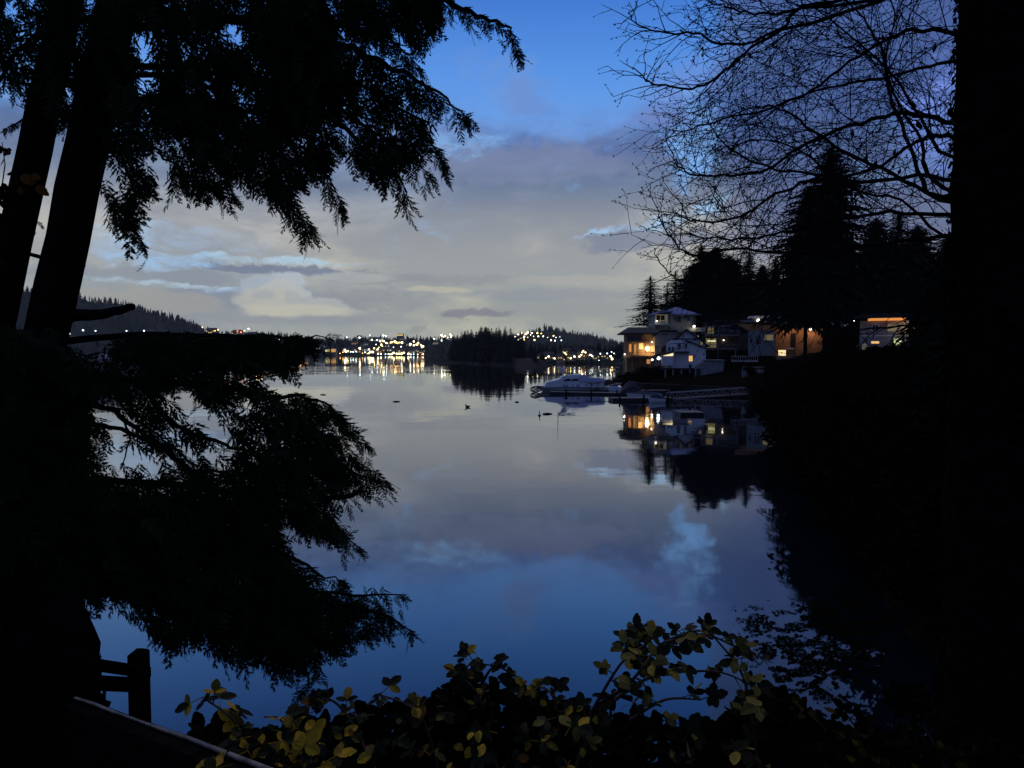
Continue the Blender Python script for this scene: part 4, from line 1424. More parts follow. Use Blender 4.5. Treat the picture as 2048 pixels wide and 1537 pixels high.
def build_gangway(label, a, b, w, h, name='gangway', m='alu', n=9):
    """lattice walkway between two points in space"""
    A, B = Vector(a), Vector(b)
    t = thing(name, label, 'gangway', A)
    d = B - A
    side = Vector((-d.y, d.x, 0)).normalized() * w
    H = Vector((0, 0, h))
    mb = MB()
    for s in (0, 1):
        o = side * s
        mb.bar(o, o + d, 0.07); mb.bar(o + H, o + H + d, 0.07)
        for i in range(n + 1):
            q = o + d * (i / n)
            mb.bar(q, q + H, 0.045)
            if i < n:
                q2 = o + d * ((i + 1) / n)
                mb.bar(q if i % 2 else q + H, q2 + H if i % 2 else q2, 0.04)
    mb.build('truss', M[m], t, local=True)
    mb = MB()
    u = Vector((0, 0, 0.1))
    mb.loft([[tuple(u + side * 0.05), tuple(u + side * 0.95), tuple(u + side * 0.95 + d), tuple(u + side * 0.05 + d)], [tuple(u * 1.6 + side * 0.05), tuple(u * 1.6 + side * 0.95), tuple(u * 1.6 + side * 0.95 + d), tuple(u * 1.6 + side * 0.05 + d)]])
    mb.build('deck', M['dock'], t, local=True)


build_gangway('dark lattice gangway rising from the yacht dock to the timber house garden', P(1183, 782, 138.5), P(1246, 768, 149), 1.3, 1.25, m='float', n=7)
build_gangway('long pale lattice gangway slanting up to the landing below the orange house', P(1341, 800, 119.5), P(1498, 789, 124), 1.4, 1.15, n=12)
build_gangway('low far gangway behind the yacht canopy, reaching the point', P(1166, 752, 185), P(1238, 744, 183), 1.2, 1.1, n=10)
qb = P(1238, 752, 186)
tag(MB().box((-9.5, -1, -1.2), (0.5, 1.2, 0.45)).build('jetty', M['float'], local=True), 'dark low jetty under the far gangway behind the yacht', 'jetty').location = (qb.x, 186, 0)


def small_floaters():
    q = PW(935, 815)
    t = thing('duck', 'lone dark duck resting on the open water below the island', 'duck', (q.x, q.y, 0))
    mb = MB(); mb.ball((0, 0, 0.10), (0.30, 0.17, 0.17), 12, 8); mb.ball((-0.24, 0, 0.34), (0.11, 0.09, 0.09), 10, 6)
    mb.tube([(-0.2, 0, 0.16), (-0.24, 0, 0.34)], [0.09, 0.06], 8); mb.tube([(-0.32, 0, 0.33), (-0.43, 0, 0.31)], [0.04, 0.02], 6)
    mb.tube([(0.25, 0, 0.15), (0.42, 0, 0.24)], [0.1, 0.03], 6)
    mb.build('body', M['duck'], t, local=True, smooth=True)
    for (a, b, r, lab) in [((786, 804), (800, 804), 0.10, 'dark drift log floating level with the duck, toward the hemlock'), ((1086, 829), (1104, 828.5), 0.12, 'dark drift log floating beside the thin mooring stake'),
                           ((641, 790), (652, 790.5), 0.10, 'thin drift log farther out, close to the hemlock tips'), ((912, 750), (926, 750.5), 0.2, 'drift log lying at the edge of the island reflection'),
                           ((1030, 805), (1038, 805), 0.1, 'short drift stick floating between the island reflection and the yacht')]:
        A, B = PW(*a), PW(*b)
        mb = MB(); mb.tube([A, A.lerp(B, .5) + Vector((0, 0, .05)), B], [r, r * 1.2, r * 0.8], 8)
        tag(mb.build('drift_log', M['old_wood'], loc=A), lab, 'log', 'drift logs on the water')
    q = PW(1079, 832)
    mb = MB(); mb.tube([(0, 0, -0.8), (0.02, 0, 0.62)], [0.06, 0.05], 8); mb.ball((0, 0, 0.02), (0.2, 0.2, 0.14), 8, 6)
    o = mb.build('mooring_stake', M['old_wood'], local=True); o.location = q
    tag(o, 'thin mooring stake with a small float, between the yacht bow and open water', 'stake')


small_floaters()

# white boats moored far off, glimpsed between the trunks
for i, (px, py, Ln, lab) in enumerate([(142, 716, 24, 'white moored boat glimpsed past the leaning hemlock trunks'), (205, 717, 12, 'smaller pale boat moored just inshore of the white moored boat')]):
    D = 800
    c = P(px, 704, D)
    t = thing('moored_boat', lab, 'boat', (c.x, D, 0), R(6))
    MB().loft(hull_secs(Ln, Ln * 0.2, 2.4, 10)).build('hull', M['hull'], t, local=True)
    mb = MB(); mb.box((-Ln * 0.2, -1.6, 2.4), (Ln * 0.32, 1.6, 4.6)); mb.box((-Ln * 0.1, -1.3, 4.6), (Ln * 0.15, 1.3, 6.0))
    mb.build('cabin', M['hull'], t, local=True)
    mb = MB(); mb.box((-Ln * 0.19, -1.65, 3.2), (Ln * 0.3, -1.6, 4.1))
    mb.build('window', M['glass'], t, local=True)

# ------------------------------------------------------------------ lights of the town across the bay
lamp_mesh = {}


def lamp_proto(c, s):
    key = (c, s)
    if key not in lamp_mesh:
        t = thing('street_lamp', 'lamp', 'street lamp', (0, 0, 0))
        MB().tube([(0, 0, -7.0), (0, 0, 0)], 0.12, 5).build('pole', M['old_wood'], t, local=True)
        MB().ball((0, 0, 0), s * 0.72, 8, 6).build('bulb', M['far_' + c], t, local=True)
        lamp_mesh[key] = [t, False]
    return lamp_mesh[key]


def place_lamp(px, py, D, c, s, label, group):
    q = P(px, py, D)
    pr = lamp_proto(c, s)
    if not pr[1]:
        pr[1] = True
        o = pr[0]
        KIDS[o.name] = [(k_, []) for k_ in o.children]
        o.location = q
        o['label'], o['group'] = label, group
    else:
        o = dup(pr[0], q, 0, None, label, group)
    return o


def z2(zx, zy): return 600 + .1953 * zx, 580 + .1953 * zy
def z3(zx, zy): return 860 + .1953 * zx, 600 + .1953 * zy


def surf_D(hz, px, py, lo, hi):
    """distance at which the view ray meets the hill surface"""
    best = hi
    for D in np.arange(lo, hi, 10.0):
        q = P(px, py, D)
        if q.z <= float(hz[0](np.array([q.x]), np.array([q.y]))[0]) + 7:
            return float(D)
    return hi


SH = 'bright lamp in the row along the far waterfront, mirrored in the bay'
for zx, zy, c, s in [(440, 640, 'a', 1.2), (460, 618, 'w', 2.4), (472, 634, 'w', 1.8), (490, 630, 'y', 1.5), (520, 635, 'c', 1.3), (545, 637, 'c', 1.3), (575, 633, 'c', 1.4), (612, 600, 'w', 2.4), (640, 650, 'a', 1.0),
                     (665, 640, 'c', 1.3), (690, 655, 'a', 1.0), (708, 612, 'w', 1.5), (705, 650, 'y', 1.7), (722, 638, 'w', 2.3), (745, 638, 'w', 2.3), (760, 600, 'y', 1.6), (795, 610, 'w', 1.8), (808, 590, 'a', 1.4),
                     (800, 655, 'w', 1.4), (830, 657, 'w', 1.4), (875, 660, 'c', 1.2), (905, 658, 'c', 1.2), (920, 665, 'y', 1.4), (940, 660, 'w', 1.7), (960, 645, 'w', 1.8), (990, 657, 'y', 1.9), (1015, 655, 'y', 2.0), (1040, 655, 'y', 2.4),
                     (1065, 645, 'w', 1.8), (1110, 657, 'y', 2.2), (1135, 662, 'c', 1.4), (1165, 660, 'c', 1.1), (1205, 662, 'w', 1.1), (1245, 664, 'r', 1.1), (1262, 660, 'w', 1.1), (300, 615, 'c', 1.2), (410, 652, 'a', 1.0)]:
    px, py = z2(zx, zy)
    place_lamp(px, min(py, 709.5), 1385, c, s, SH, 'lamps along the far waterfront')
HL = 'lamp among the scattered lights climbing the low hill across the bay'
for zx, zy, c, s in [(735, 512, 'c', 1.9), (790, 515, 'c', 1.6), (610, 490, 'c', 2.0), (480, 485, 'c', 1.2), (820, 528, 'w', 1.7), (845, 520, 'y', 1.6), (860, 527, 'w', 1.7), (885, 545, 'w', 2.0), (832, 562, 'w', 1.9), (842, 578, 'y', 1.6),
                     (875, 583, 'w', 1.6), (905, 583, 'c', 2.0), (930, 540, 'a', 2.2), (945, 535, 'a', 1.8), (970, 530, 'y', 2.6), (985, 540, 'a', 2.4), (1000, 545, 'a', 1.9), (1020, 540, 'a', 1.7), (1045, 540, 'w', 2.4), (955, 590, 'w', 1.6), (1035, 583, 'c', 1.4),
                     (1070, 597, 'w', 1.3), (1130, 555, 'w', 2.2), (1128, 568, 'w', 1.7), (1165, 530, 'w', 1.7), (1210, 545, 'w', 2.0), (1190, 560, 'a', 1.8), (1165, 570, 'w', 1.8), (1200, 565, 'a', 2.0), (1240, 568, 'y', 1.9), (1260, 580, 'w', 2.4),
                     (1248, 588, 'y', 1.7), (780, 560, 'c', 1.2), (1010, 600, 'c', 1.1), (920, 600, 'c', 1.1)]:
    px, py = z2(zx, zy)
    place_lamp(px, py, 1470, c, s, HL, 'lamps on the low hill across the bay')
RL = 'lamp on the skyline of the low hill across the bay'
for zx, zy, c, s in [(855, 468, 'c', 2.2), (880, 474, 'c', 1.6), (715, 465, 'c', 1.1), (1450, 466, 'w', 2.4), (1482, 474, 'w', 1.8), (1470, 482, 'y', 1.4), (1540, 458, 'y', 2.0), (1552, 470, 'w', 1.6), (1545, 485, 'w', 1.4), (1450, 520, 'c', 1.8),
                     (1375, 502, 'w', 1.6), (1525, 515, 'c', 1.4), (1512, 490, 'w', 1.0), (1810, 495, 'w', 1.8)]:
    px, py = z2(zx, zy)
    place_lamp(px, py, 1620, c, s, RL, 'lamps on the skyline across the bay')
LL = 'lamp twinkling along the foot of the long forested hill'
for px, py, c, s in [(166, 661, 'c', 1.9), (191, 662, 'c', 1.5), (253, 662, 'c', 1.4), (288, 662, 'c', 1.7), (139, 668, 'c', 1.7), (405, 655, 'a', 1.2), (436, 660, 'a', 1.5), (430, 662, 'a', 1.2), (482, 665, 'r', 1.8), (475, 663, 'r', 1.4), (489, 662, 'a', 1.3),
                     (497, 658, 'w', 1.6), (512, 672, 'y', 2.8), (516, 675, 'w', 3.2), (522, 672, 'y', 2.5), (548, 679, 'w', 1.6), (559, 680, 'a', 1.6), (608, 698, 'a', 2.0), (614, 697, 'a', 1.7), (600, 692, 'a', 1.5), (556, 692, 'a', 2.4), (562, 689, 'r', 1.8), (549, 694, 'a', 1.6),
                     (320, 669, 'w', 0.8), (350, 669, 'w', 0.8), (300, 668, 'w', 0.7)]:
    place_lamp(px, py, 1360, c, s, LL, 'lamps along the foot of the forested hill')
GLH = 'lamp in the glittering cluster on the hill above the island'
for zx, zy, c, s in [(1000, 335, 'w', 2.6), (1045, 340, 'w', 2.0), (1100, 340, 'y', 2.4), (905, 355, 'w', 1.8), (885, 375, 'w', 1.4), (965, 378, 'w', 2.4), (960, 388, 'y', 1.8), (905, 412, 'c', 2.6), (965, 410, 'a', 2.0), (1070, 412, 'a', 2.8), (1110, 375, 'w', 2.0),
                     (1160, 375, 'w', 1.9), (980, 352, 'w', 1.8), (940, 340, 'a', 1.6), (1030, 360, 'w', 1.4), (1140, 345, 'y', 1.6), (1265, 370, 'y', 2.0), (1240, 415, 'w', 1.8), (1280, 418, 'c', 2.2), (1345, 415, 'c', 1.8), (1290, 385, 'c', 1.4), (1000, 385, 'a', 1.4),
                     (1060, 375, 'w', 1.2), (1330, 380, 'c', 1.2), (1205, 385, 'c', 1.1), (870, 380, 'w', 1.3), (930, 395, 'w', 1.3)]:
    px, py = z3(zx, zy)
    place_lamp(px, py, 1950, c, s * 1.0, GLH, 'lamps on the hill above the island')
CL = 'lamp on the shore of the cove beyond the yacht'
for zx, zy, c, s in [(1145, 610, 'w', 0.55), (1130, 590, 'c', 0.45), (1215, 580, 'w', 0.6), (1185, 597, 'w', 0.5), (1275, 600, 'w', .6), (1380, 545, 'y', 0.55), (1395, 560, 'a', .55), (1480, 583, 'c', 0.7), (1530, 582, 'w', .55), (1550, 563, 'w', .5), (1570, 525, 'y', .6), (1560, 538, 'w', .5),
                     (1592, 540, 'w', .5), (1640, 563, 'c', .55), (1652, 570, 'c', .5), (1665, 580, 'c', .5), (1745, 552, 'c', .5), (1815, 550, 'c', .5), (1850, 580, 'w', .7), (1865, 606, 'y', 0.9), (1885, 550, 'c', .4), (1860, 535, 'c', .35), (1730, 620, 'c', .3), (1440, 600, 'y', .6)]:
    px, py = z3(zx, zy)
    place_lamp(px, py, 472, c, s, CL, 'lamps along the cove shore')

# far houses: walls, roof and lit windows
def far_house(c, wdt, dep, hgt, seed, label, nwin=3):
    t = thing('far_house', label, 'house', (0, 0, 0))
    MB().box((-wdt / 2, 0, -2), (wdt / 2, dep, hgt)).build('wall', M['far_wall'], t, local=True)
    mb = MB()
    mb.raw([(-wdt / 2 - .4, -.5, hgt), (wdt / 2 + .4, -.5, hgt), (wdt / 2 + .4, dep + .5, hgt), (-wdt / 2 - .4, dep + .5, hgt), (-wdt / 2 - .4, dep / 2, hgt * 1.45), (wdt / 2 + .4, dep / 2, hgt * 1.45)],
           [(0, 1, 5, 4), (2, 3, 4, 5), (0, 4, 3), (1, 2, 5), (0, 3, 2, 1)])
    mb.build('roof', M['far_roof'], t, local=True)
    gg = random.Random(seed)
    for i in range(nwin):
        x = -wdt / 2 + wdt * (i + 0.5) / nwin
        z = hgt * gg.choice([0.2, 0.55])
        mb = MB(); mb.box((x - wdt * .07, -0.08, z), (x + wdt * .07, -0.01, z + hgt * 0.2))
        mb.build('window', M['farwin_' + c], t, local=True)
    return t


cot = Bank([far_house(c, 8, 7, 4.6, i, 'cottage', 3) for i, c in enumerate('yway')])
for i, (zx, zy) in enumerate([(1130, 622), (1175, 615), (1225, 612), (1280, 622), (1345, 628), (1375, 600), (1410, 622), (1445, 608), (1400, 572), (1510, 606), (1550, 592), (1580, 626), (1565, 562), (1600, 600), (1625, 586), (1700, 612), (1790, 612)]):
    px, py = z3(zx, zy)
    q = P(px, py, 476 + (i * 7) % 23)
    cot.place(i, q, R((i * 37) % 40 - 20), 0.62 + 0.1 * (i % 3), 'small lit cottage on the slope of the cove beyond the yacht', 'lit cottages around the cove')
town = Bank([far_house(c, 22, 14, 9, 30 + i, 'house', 4) for i, c in enumerate('ywac')])
for i, (zx, zy) in enumerate([(470, 645), (530, 645), (600, 648), (650, 650), (700, 652), (740, 650), (815, 650), (880, 652), (960, 655), (1030, 655), (1100, 655), (1180, 655), (1240, 655), (610, 500), (740, 525), (800, 530), (850, 545), (910, 560), (960, 555), (1000, 560),
                              (1050, 555), (1110, 575), (1150, 580), (1200, 582), (1250, 590), (870, 600), (960, 605), (760, 620), (1330, 600), (1390, 560), (560, 560), (660, 580)]):
    px, py = z2(zx, zy)
    q = P(px, py, 1420 + (0 if zy > 640 else 110))
    town.place(i, q, R((i * 53) % 50 - 25), (0.8 if zy > 640 else 0.42) + 0.1 * (i % 4), 'faint town house among the lights across the bay', 'town houses across the bay')
for i, (px, py) in enumerate([(470, 672), (500, 676), (535, 682), (570, 692), (420, 668), (330, 672), (300, 671), (640, 700)]):
    town.place(i, P(px, py, 1400), R((i * 53) % 50 - 25), 0.9, 'faint house at the foot of the long forested hill', 'houses below the forested hill')
# larger lit buildings
def lit_block(px, py, D, wpx, hpx, c, label, s=1.0):
    k = D / F
    t = thing('lit_building', label, 'building', P(px, py, D))
    wd, ht = wpx * k, hpx * k
    MB().box((-wd / 2, 0, -6), (wd / 2, 14, ht)).build('wall', M['far_wall'], t, local=True)
    MB().box((-wd / 2 - .5, -.5, ht), (wd / 2 + .5, 14.5, ht + 0.8)).build('roof', M['far_roof'], t, local=True)
    n = max(2, int(wpx / 2.5))
    for i in range(n):
        x = -wd / 2 + wd * (i + .5) / n
        MB().box((x - wd / n * .4, -0.2, ht * 0.15), (x + wd / n * .4, -0.02, ht * 0.85)).build('window', M['farwin_' + c], t, local=True)


lit_block(800, 672.5, 1600, 12, 4, 'y', 'long bright building on the skyline across the bay')
lit_block(667, 706, 1385, 9, 9, 'a', 'orange-lit block at the waterfront beside the hemlock tips')
lit_block(655, 705, 1380, 9, 6, 'y', 'yellow-lit low block at the waterfront beside the orange-lit block')
lit_block(609, 701, 1340, 14, 5, 'a', 'amber-lit shed on the far shore just behind the hemlock tips')

# steam over the skyline building: a small soft cloud
def steam():
    m = bpy.data.materials.new('steam')
    m.use_nodes = True
    t = m.node_tree
    t.nodes.clear()
    v = node(t, 'ShaderNodeVolumePrincipled')
    v.inputs['Color'].default_value = (0.95, 0.92, 0.8, 1)
    v.inputs['Density'].default_value = 0.012
    o = node(t, 'ShaderNodeOutputMaterial')
    t.links.new(v.outputs[0], o.inputs['Volume'])
    mb = MB()
    for (px, py, r) in [(812, 668, 7), (822, 664, 10), (833, 660, 13), (842, 657, 10)]:
        q = P(px, py, 1640)
        mb.ball(q, (r * 1.2, r, r * 0.7), 12, 8)
    s = mb.build('steam', m, loc=P(825, 664, 1640), smooth=True)
    tag(s, 'pale drift of steam over the long bright skyline building', 'steam', kind='stuff')


# low mist bank lying on the trees of the distant rounded hill
# ------------------------------------------------------------------ air
def haze():
    m = bpy.data.materials.new('haze')
    m.use_nodes = True
    t = m.node_tree
    t.nodes.clear()
    v = node(t, 'ShaderNodeVolumePrincipled')
    v.inputs['Color'].default_value = (0.90, 0.90, 0.88, 1)
    v.inputs['Density'].default_value = 0.00005
    v.inputs['Anisotropy'].default_value = 0.2
    o = node(t, 'ShaderNodeOutputMaterial')
    t.links.new(v.outputs[0], o.inputs['Volume'])
    mb = MB(); mb.box((-2300, -120, -4), (3400, 3800, 265))
    h = mb.build('haze', m)
    h['kind'] = 'stuff'
    h['label'] = 'thin bluish evening haze over the bay'


haze()
steam()

# ------------------------------------------------------------------ foreground hemlocks
def frond(seed, n=9, needles=3, droop=0.35):
    """one feathery spray of unit length along +x: twigs set in two ranks, each fringed with needles"""
    gg = np.random.default_rng(seed)
    V, Fc = [], []

    def tri(a, b, c):
        k = len(V)
        V.extend([a, b, c]); Fc.append((k, k + 1, k + 2))

    def quad(a, b, c, d):
        k = len(V)
        V.extend([a, b, c, d]); Fc.append((k, k + 1, k + 2, k + 3))
    bend = lambda p: np.array([p[0], p[1], p[2] - droop * p[0] ** 2 - 0.25 * abs(p[1]) ** 1.5])
    quad(bend((0, -.008, 0)), bend((0.5, -.008, 0)), bend((0.5, .008, 0)), bend((0, .008, 0)))
    quad(bend((0.5, -.008, 0)), bend((1.0, -.004, 0)), bend((1.0, .004, 0)), bend((0.5, .008, 0)))
    for i in range(n):
        for s in (-1, 1):
            q = (i + 0.3 + 0.5 * gg.random()) / n
            L = (0.40 * (1 - q) ** 0.75 + 0.06) * gg.uniform(0.6, 1.15)
            an = R(gg.uniform(32, 58)) * s
            d = np.array([math.cos(an), math.sin(an), gg.normal() * 0.18]); d /= np.linalg.norm(d)
            o = np.array([q, 0, 0])
            nn = np.array([-d[1], d[0], 0])
            w_ = 0.032
            a, b, c = o, o + d * L * .55, o + d * L
            quad(bend(a), bend(b - nn * w_), bend(c), bend(b + nn * w_))
            for j in range(needles):
                f = (j + 0.5) / needles
                for s2 in (-1, 1):
                    p = o + d * L * f
                    tip = p + d * L * 0.24 + nn * s2 * gg.uniform(0.045, 0.085) * (1.2 - f)
                    tri(bend(p - d * L * .09), bend(tip), bend(p + d * L * .13))
    return np.array(V), Fc


FRONDS = [frond(600 + i, 8 + i % 3, 3, [0.1, 0.3, 0.5, 0.2, 0.4, 0.05][i]) for i in range(6)]


class Fronds:
    def __init__(s):
        s.mb = MB()

    def add(s, p, d, size, gg, roll=None):
        d = np.array(d, float); d /= np.linalg.norm(d)
        up = np.array([0, 0, 1.0]) + gg.normal(size=3) * 0.6
        if abs(d[2]) > 0.75:
            up = gg.normal(size=3)
        y = np.cross(up, d); y /= np.linalg.norm(y) + 1e-9
        z = np.cross(d, y)
        V, Fc = FRONDS[int(gg.integers(len(FRONDS)))]
        W = (V[:, 0:1] * d + V[:, 1:2] * y * gg.uniform(.8, 1.2) + V[:, 2:3] * z) * size + np.array(p)
        s.mb.raw(W, Fc)

    def fill(s, poly, n, D0, D1, dirfn, size, gg, holes=(), hole_keep=0.08, shrink=10):
        a = np.array(poly, float)
        cnt = 0
        tries = 0
        while cnt < n and tries < n * 12:
            m = 400
            tries += m
            x = gg.uniform(a[:, 0].min(), a[:, 0].max(), m); y = gg.uniform(a[:, 1].min(), a[:, 1].max(), m)
            ok = in_poly(x, y, poly) & (poly_dist(x, y, poly) > shrink)
            for hx, hy, rx, ry in holes:
                inside = ((x - hx) / rx) ** 2 + ((y - hy) / ry) ** 2 < 1
                ok &= ~inside | (gg.random(m) < hole_keep)
            for px, py in zip(x[ok], y[ok]):
                if cnt >= n:
                    break
                D = gg.uniform(D0, D1)
                p = P(px, py, D)
                sz = gg.uniform(*size)
                d = np.array(dirfn(px, py, gg))
                s.add(np.array(p) - d / np.linalg.norm(d) * sz * 0.5, d, sz, gg)
                cnt += 1

    def limb(s, pts, D, gg, n, hang=(0.25, 0.5), dirx=0.35, start=0.0, tip=True, holes=()):
        """sprays hanging along a limb given by picture points and distances"""
        D = D if hasattr(D, '__len__') else [D] * len(pts)
        W = [np.array(P(px, py, dd)) for (px, py), dd in zip(pts, D)]
        seg = np.array([np.linalg.norm(W[i + 1] - W[i]) for i in range(len(W) - 1)])
        cum = np.concatenate([[0], np.cumsum(seg)])
        n = int(n * 1.5)
        for i in range(n):
            q = start + (1 - start) * (i + gg.random()) / n
            u = q * cum[-1]
            k = min(len(seg) - 1, int(np.searchsorted(cum, u, side='right') - 1))
            f = (u - cum[k]) / seg[k]
            p = W[k] * (1 - f) + W[k + 1] * f
            dr = (W[k + 1] - W[k]) / seg[k]
            d = dr * dirx + np.array([gg.normal() * .25, gg.normal() * .3, -0.9 + gg.normal() * .2])
            if holes:
                e = p + d / np.linalg.norm(d) * 0.15
                vx, vy, vz = e[0], e[1], e[2] - CAMZ
                fy = vy * _cp - vz * _sp
                hx_, hy_ = CX + F * vx / fy, CY - F * (vz * _cp + vy * _sp) / fy
                if any(((hx_ - a) / b_) ** 2 + ((hy_ - c_) / d_) ** 2 < 1.2 for a, c_, b_, d_ in holes):
                    continue
            s.add(p, d, gg.uniform(*hang) * (1.0 - 0.35 * q), gg)
            if gg.random() < 0.5:
                # a second spray hanging from the first
                s.add(p + np.array([gg.normal() * .03, gg.normal() * .05, -0.12]), d, gg.uniform(*hang) * 0.8 * (1 - .3 * q), gg)
        if tip:
            dr = W[-1] - W[-2]
            for _ in range(4):
                s.add(W[-1] - dr * 0.1, dr / np.linalg.norm(dr) + np.array([0, 0, -0.5]) + gg.normal(size=3) * .25, gg.uniform(*hang) * 0.6, gg)


def limb_mesh(pts, D, r0, r1, sides=6, wob=0.02, gg=None):
    D = D if hasattr(D, '__len__') else [D] * len(pts)
    W = [P(px, py, dd) for (px, py), dd in zip(pts, D)]
    out = []
    for i in range(len(W) - 1):
        for j in range(3):
            q = W[i].lerp(W[i + 1], j / 3)
            if gg is not None:
                q = q + Vector(gg.normal(size=3) * wob)
            out.append(q)
    out.append(W[-1])
    n = len(out)
    mb = MB()
    mb.tube(out, [r0 + (r1 - r0) * i / (n - 1) for i in range(n)], sides)
    return mb


def hemlock_trees():
    gg = np.random.default_rng(77)
    # --- the two leaning trunks
    D = 8.0
    defs = []
    for (top, bot, w0, w1) in [((134, 0), (2, 620), 24, 33), ((240, -20), (100, 640), 42, 37)]:
        A, B = P(*top, D), P(*bot, D)
        d = (B - A) / (A.z - B.z)
        zb = lz1(B.x - 0.4, D) - 0.4
        base = B + d * (B.z - zb)
        topp = A - d * 2.0
        defs.append((A, B, base, topp))
    # nearer (right) trunk
    A, B, base, topp = defs[1]
    t2 = thing('hemlock_tree', 'big hemlock with the thicker leaning trunk, its drooping boughs hanging over the water', 'tree', base, group='hemlocks on the bank')
    pts, rad = [], []
    for i in range(25):
        q = i / 24
        p = base.lerp(topp, q)
        pts.append(p + Vector((gg.normal() * .008, 0, 0)))
        rad.append((0.245 - 0.045 * q + 0.10 * max(0, 0.15 - q) / 0.15) * (1 + gg.normal() * 0.02))
    mb = MB(); mb.tube(pts, rad, 18)
    mb.build('trunk', M['bark'], t2, smooth=True)
    limb_mesh([(130, 634), (165, 630), (205, 629), (240, 621), (266, 614)], [8.0, 7.8, 7.6, 7.5, 7.4], 0.075, 0.035, 7, 0.006, gg).build('broken_limb', M['bark'], t2)
    limb_mesh([(56, 508), (75, 513), (95, 519)], [7.75, 7.8, 7.9], 0.022, 0.028, 6).build('branch_stub', M['bark'], t2)
    limb_mesh([(140, 527), (156, 531), (168, 532)], [7.9, 7.8, 7.75], 0.03, 0.022, 6).build('branch_stub', M['bark'], t2)
    holes = [(286, 75, 23, 37), (292, 135, 26, 69), (290, 195, 18, 39), (418, 90, 29, 14), (465, 60, 29, 37), (499, 62, 12, 12), (441, 153, 14, 20), (477, 182, 12, 19), (510, 238, 24, 18), (475, 210, 14, 20), (690, 264, 37, 26),
             (482, 28, 14, 18), (420, 265, 11, 23), (530, 340, 14, 20), (385, 200, 15, 12), (370, 275, 20, 15), (415, 180, 12, 37), (610, 290, 15, 18), (560, 110, 10, 11), (240, 360, 23, 42), (320, 335, 31, 37), (285, 330, 20, 26), (640, 255, 18, 15)]
    LIMBS = [
        ([(240, 40), (420, -40), (640, -60), (790, -30), (888, 0), (924, 16), (950, 29), (983, 41), (1015, 55), (1028, 72), (1037, 100)], [8, 7.4, 7, 6.8, 6.7, 6.7, 6.7, 6.65, 6.6, 6.6, 6.6], 0.07, 0.006, 52, 0.45, (0.22, 0.36)),
        ([(235, 60), (430, 40), (600, 60), (690, 90), (755, 120), (788, 140), (836, 159), (869, 182), (902, 208), (931, 233)], [8, 7.2, 6.7, 6.5, 6.4, 6.3, 6.3, 6.2, 6.2, 6.2], 0.07, 0.006, 64, 0.35, (0.22, 0.42)),
        ([(235, 130), (420, 130), (560, 170), (690, 254), (723, 293), (752, 319), (800, 352), (812, 395)], [8, 7.2, 6.8, 6.5, 6.4, 6.4, 6.3, 6.3], 0.06, 0.006, 50, 0.3, (0.2, 0.36)),
        ([(235, 200), (380, 190), (520, 230), (600, 300), (650, 350), (684, 410)], [8, 7.3, 6.9, 6.7, 6.6, 6.6], 0.05, 0.006, 40, 0.3, (0.22, 0.4)),
        ([(230, 210), (340, 200), (440, 250), (530, 330), (580, 400), (626, 455)], [8, 7.5, 7.1, 6.9, 6.8, 6.8], 0.05, 0.006, 44, 0.3, (0.22, 0.42)),
        ([(225, 270), (280, 270), (330, 320), (400, 360), (470, 395)], [8, 7.6, 7.3, 7.1, 7.0], 0.035, 0.006, 26, 0.3, (0.2, 0.36)),
        ([(222, 300), (245, 310), (262, 370), (255, 440), (290, 494)], [7.9, 7.6, 7.5, 7.4, 7.4], 0.03, 0.006, 22, 0.3, (0.18, 0.32)),
        ([(240, 20), (500, 40), (720, 170), (840, 240), (890, 330)], [8, 7.2, 6.7, 6.5, 6.4], 0.05, 0.006, 46, 0.45, (0.2, 0.36)),
        ([(240, 10), (520, -60), (700, -20), (770, 60), (842, 140)], [8, 7.3, 7, 6.8, 6.8], 0.05, 0.006, 44, 0.5, (0.22, 0.4)),
        ([(240, 150), (480, 140), (700, 230), (800, 300), (863, 352)], [8, 7.0, 6.5, 6.3, 6.3], 0.05, 0.006, 36, 0.5, (0.18, 0.32)),
    ]
    fr = Fronds()
    for pts_, Ds, r0, r1, n, st, hang in LIMBS:
        limb_mesh(pts_, Ds, r0 * .62, r1 * .7, 6, 0.012, gg).build('limb', M['bark'], t2)
        fr.limb(pts_, Ds, gg, n, hang, 0.4, st, True, holes)
    down = lambda px, py, g_: (0.25 + g_.normal() * .35, g_.normal() * .35, -0.9 + g_.normal() * .25)
    P1 = [(200, -30), (205, 340), (200, 395), (215, 470), (285, 482), (285, 430), (340, 398), (430, 400), (520, 405), (570, 450), (612, 445), (608, 378), (655, 352), (680, 398), (682, 325), (740, 372), (798, 382),
          (796, 335), (862, 330), (868, 295), (868, 262), (842, 232), (880, 220), (840, 175), (770, 135), (705, 110), (690, 60), (640, -30)]
    fr.fill(P1, 1150, 6.5, 8.6, down, (0.22, 0.42), gg, holes, 0.06, 13)
    dense = [(200, -30), (200, 250), (560, 300), (640, 250), (660, 150), (640, -30)]
    fr.fill(dense, 430, 7.0, 9.2, down, (0.28, 0.48), gg, holes, 0.06, 10)
    fr.fill([(540, -20), (540, 230), (650, 250), (700, 200), (700, 130), (640, -20)], 260, 6.6, 8.0, down, (0.25, 0.42), gg, holes, 0.03, 4)
    P2 = [(640, -30), (695, 90), (740, 105), (775, 95), (800, 70), (840, 120), (862, 100), (885, 50), (895, -30)]
    fr.fill(P2, 230, 6.5, 7.6, down, (0.2, 0.36), gg, [(820, 118, 18, 26)], 0.05, 8)
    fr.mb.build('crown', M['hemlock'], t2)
    # --- the outer thinner trunk
    A, B, base, topp = defs[0]
    t1 = thing('hemlock_tree', 'thinner leaning hemlock with yellow leaves caught on its bark, outermost of the pair', 'tree', base, group='hemlocks on the bank')
    pts, rad = [], []
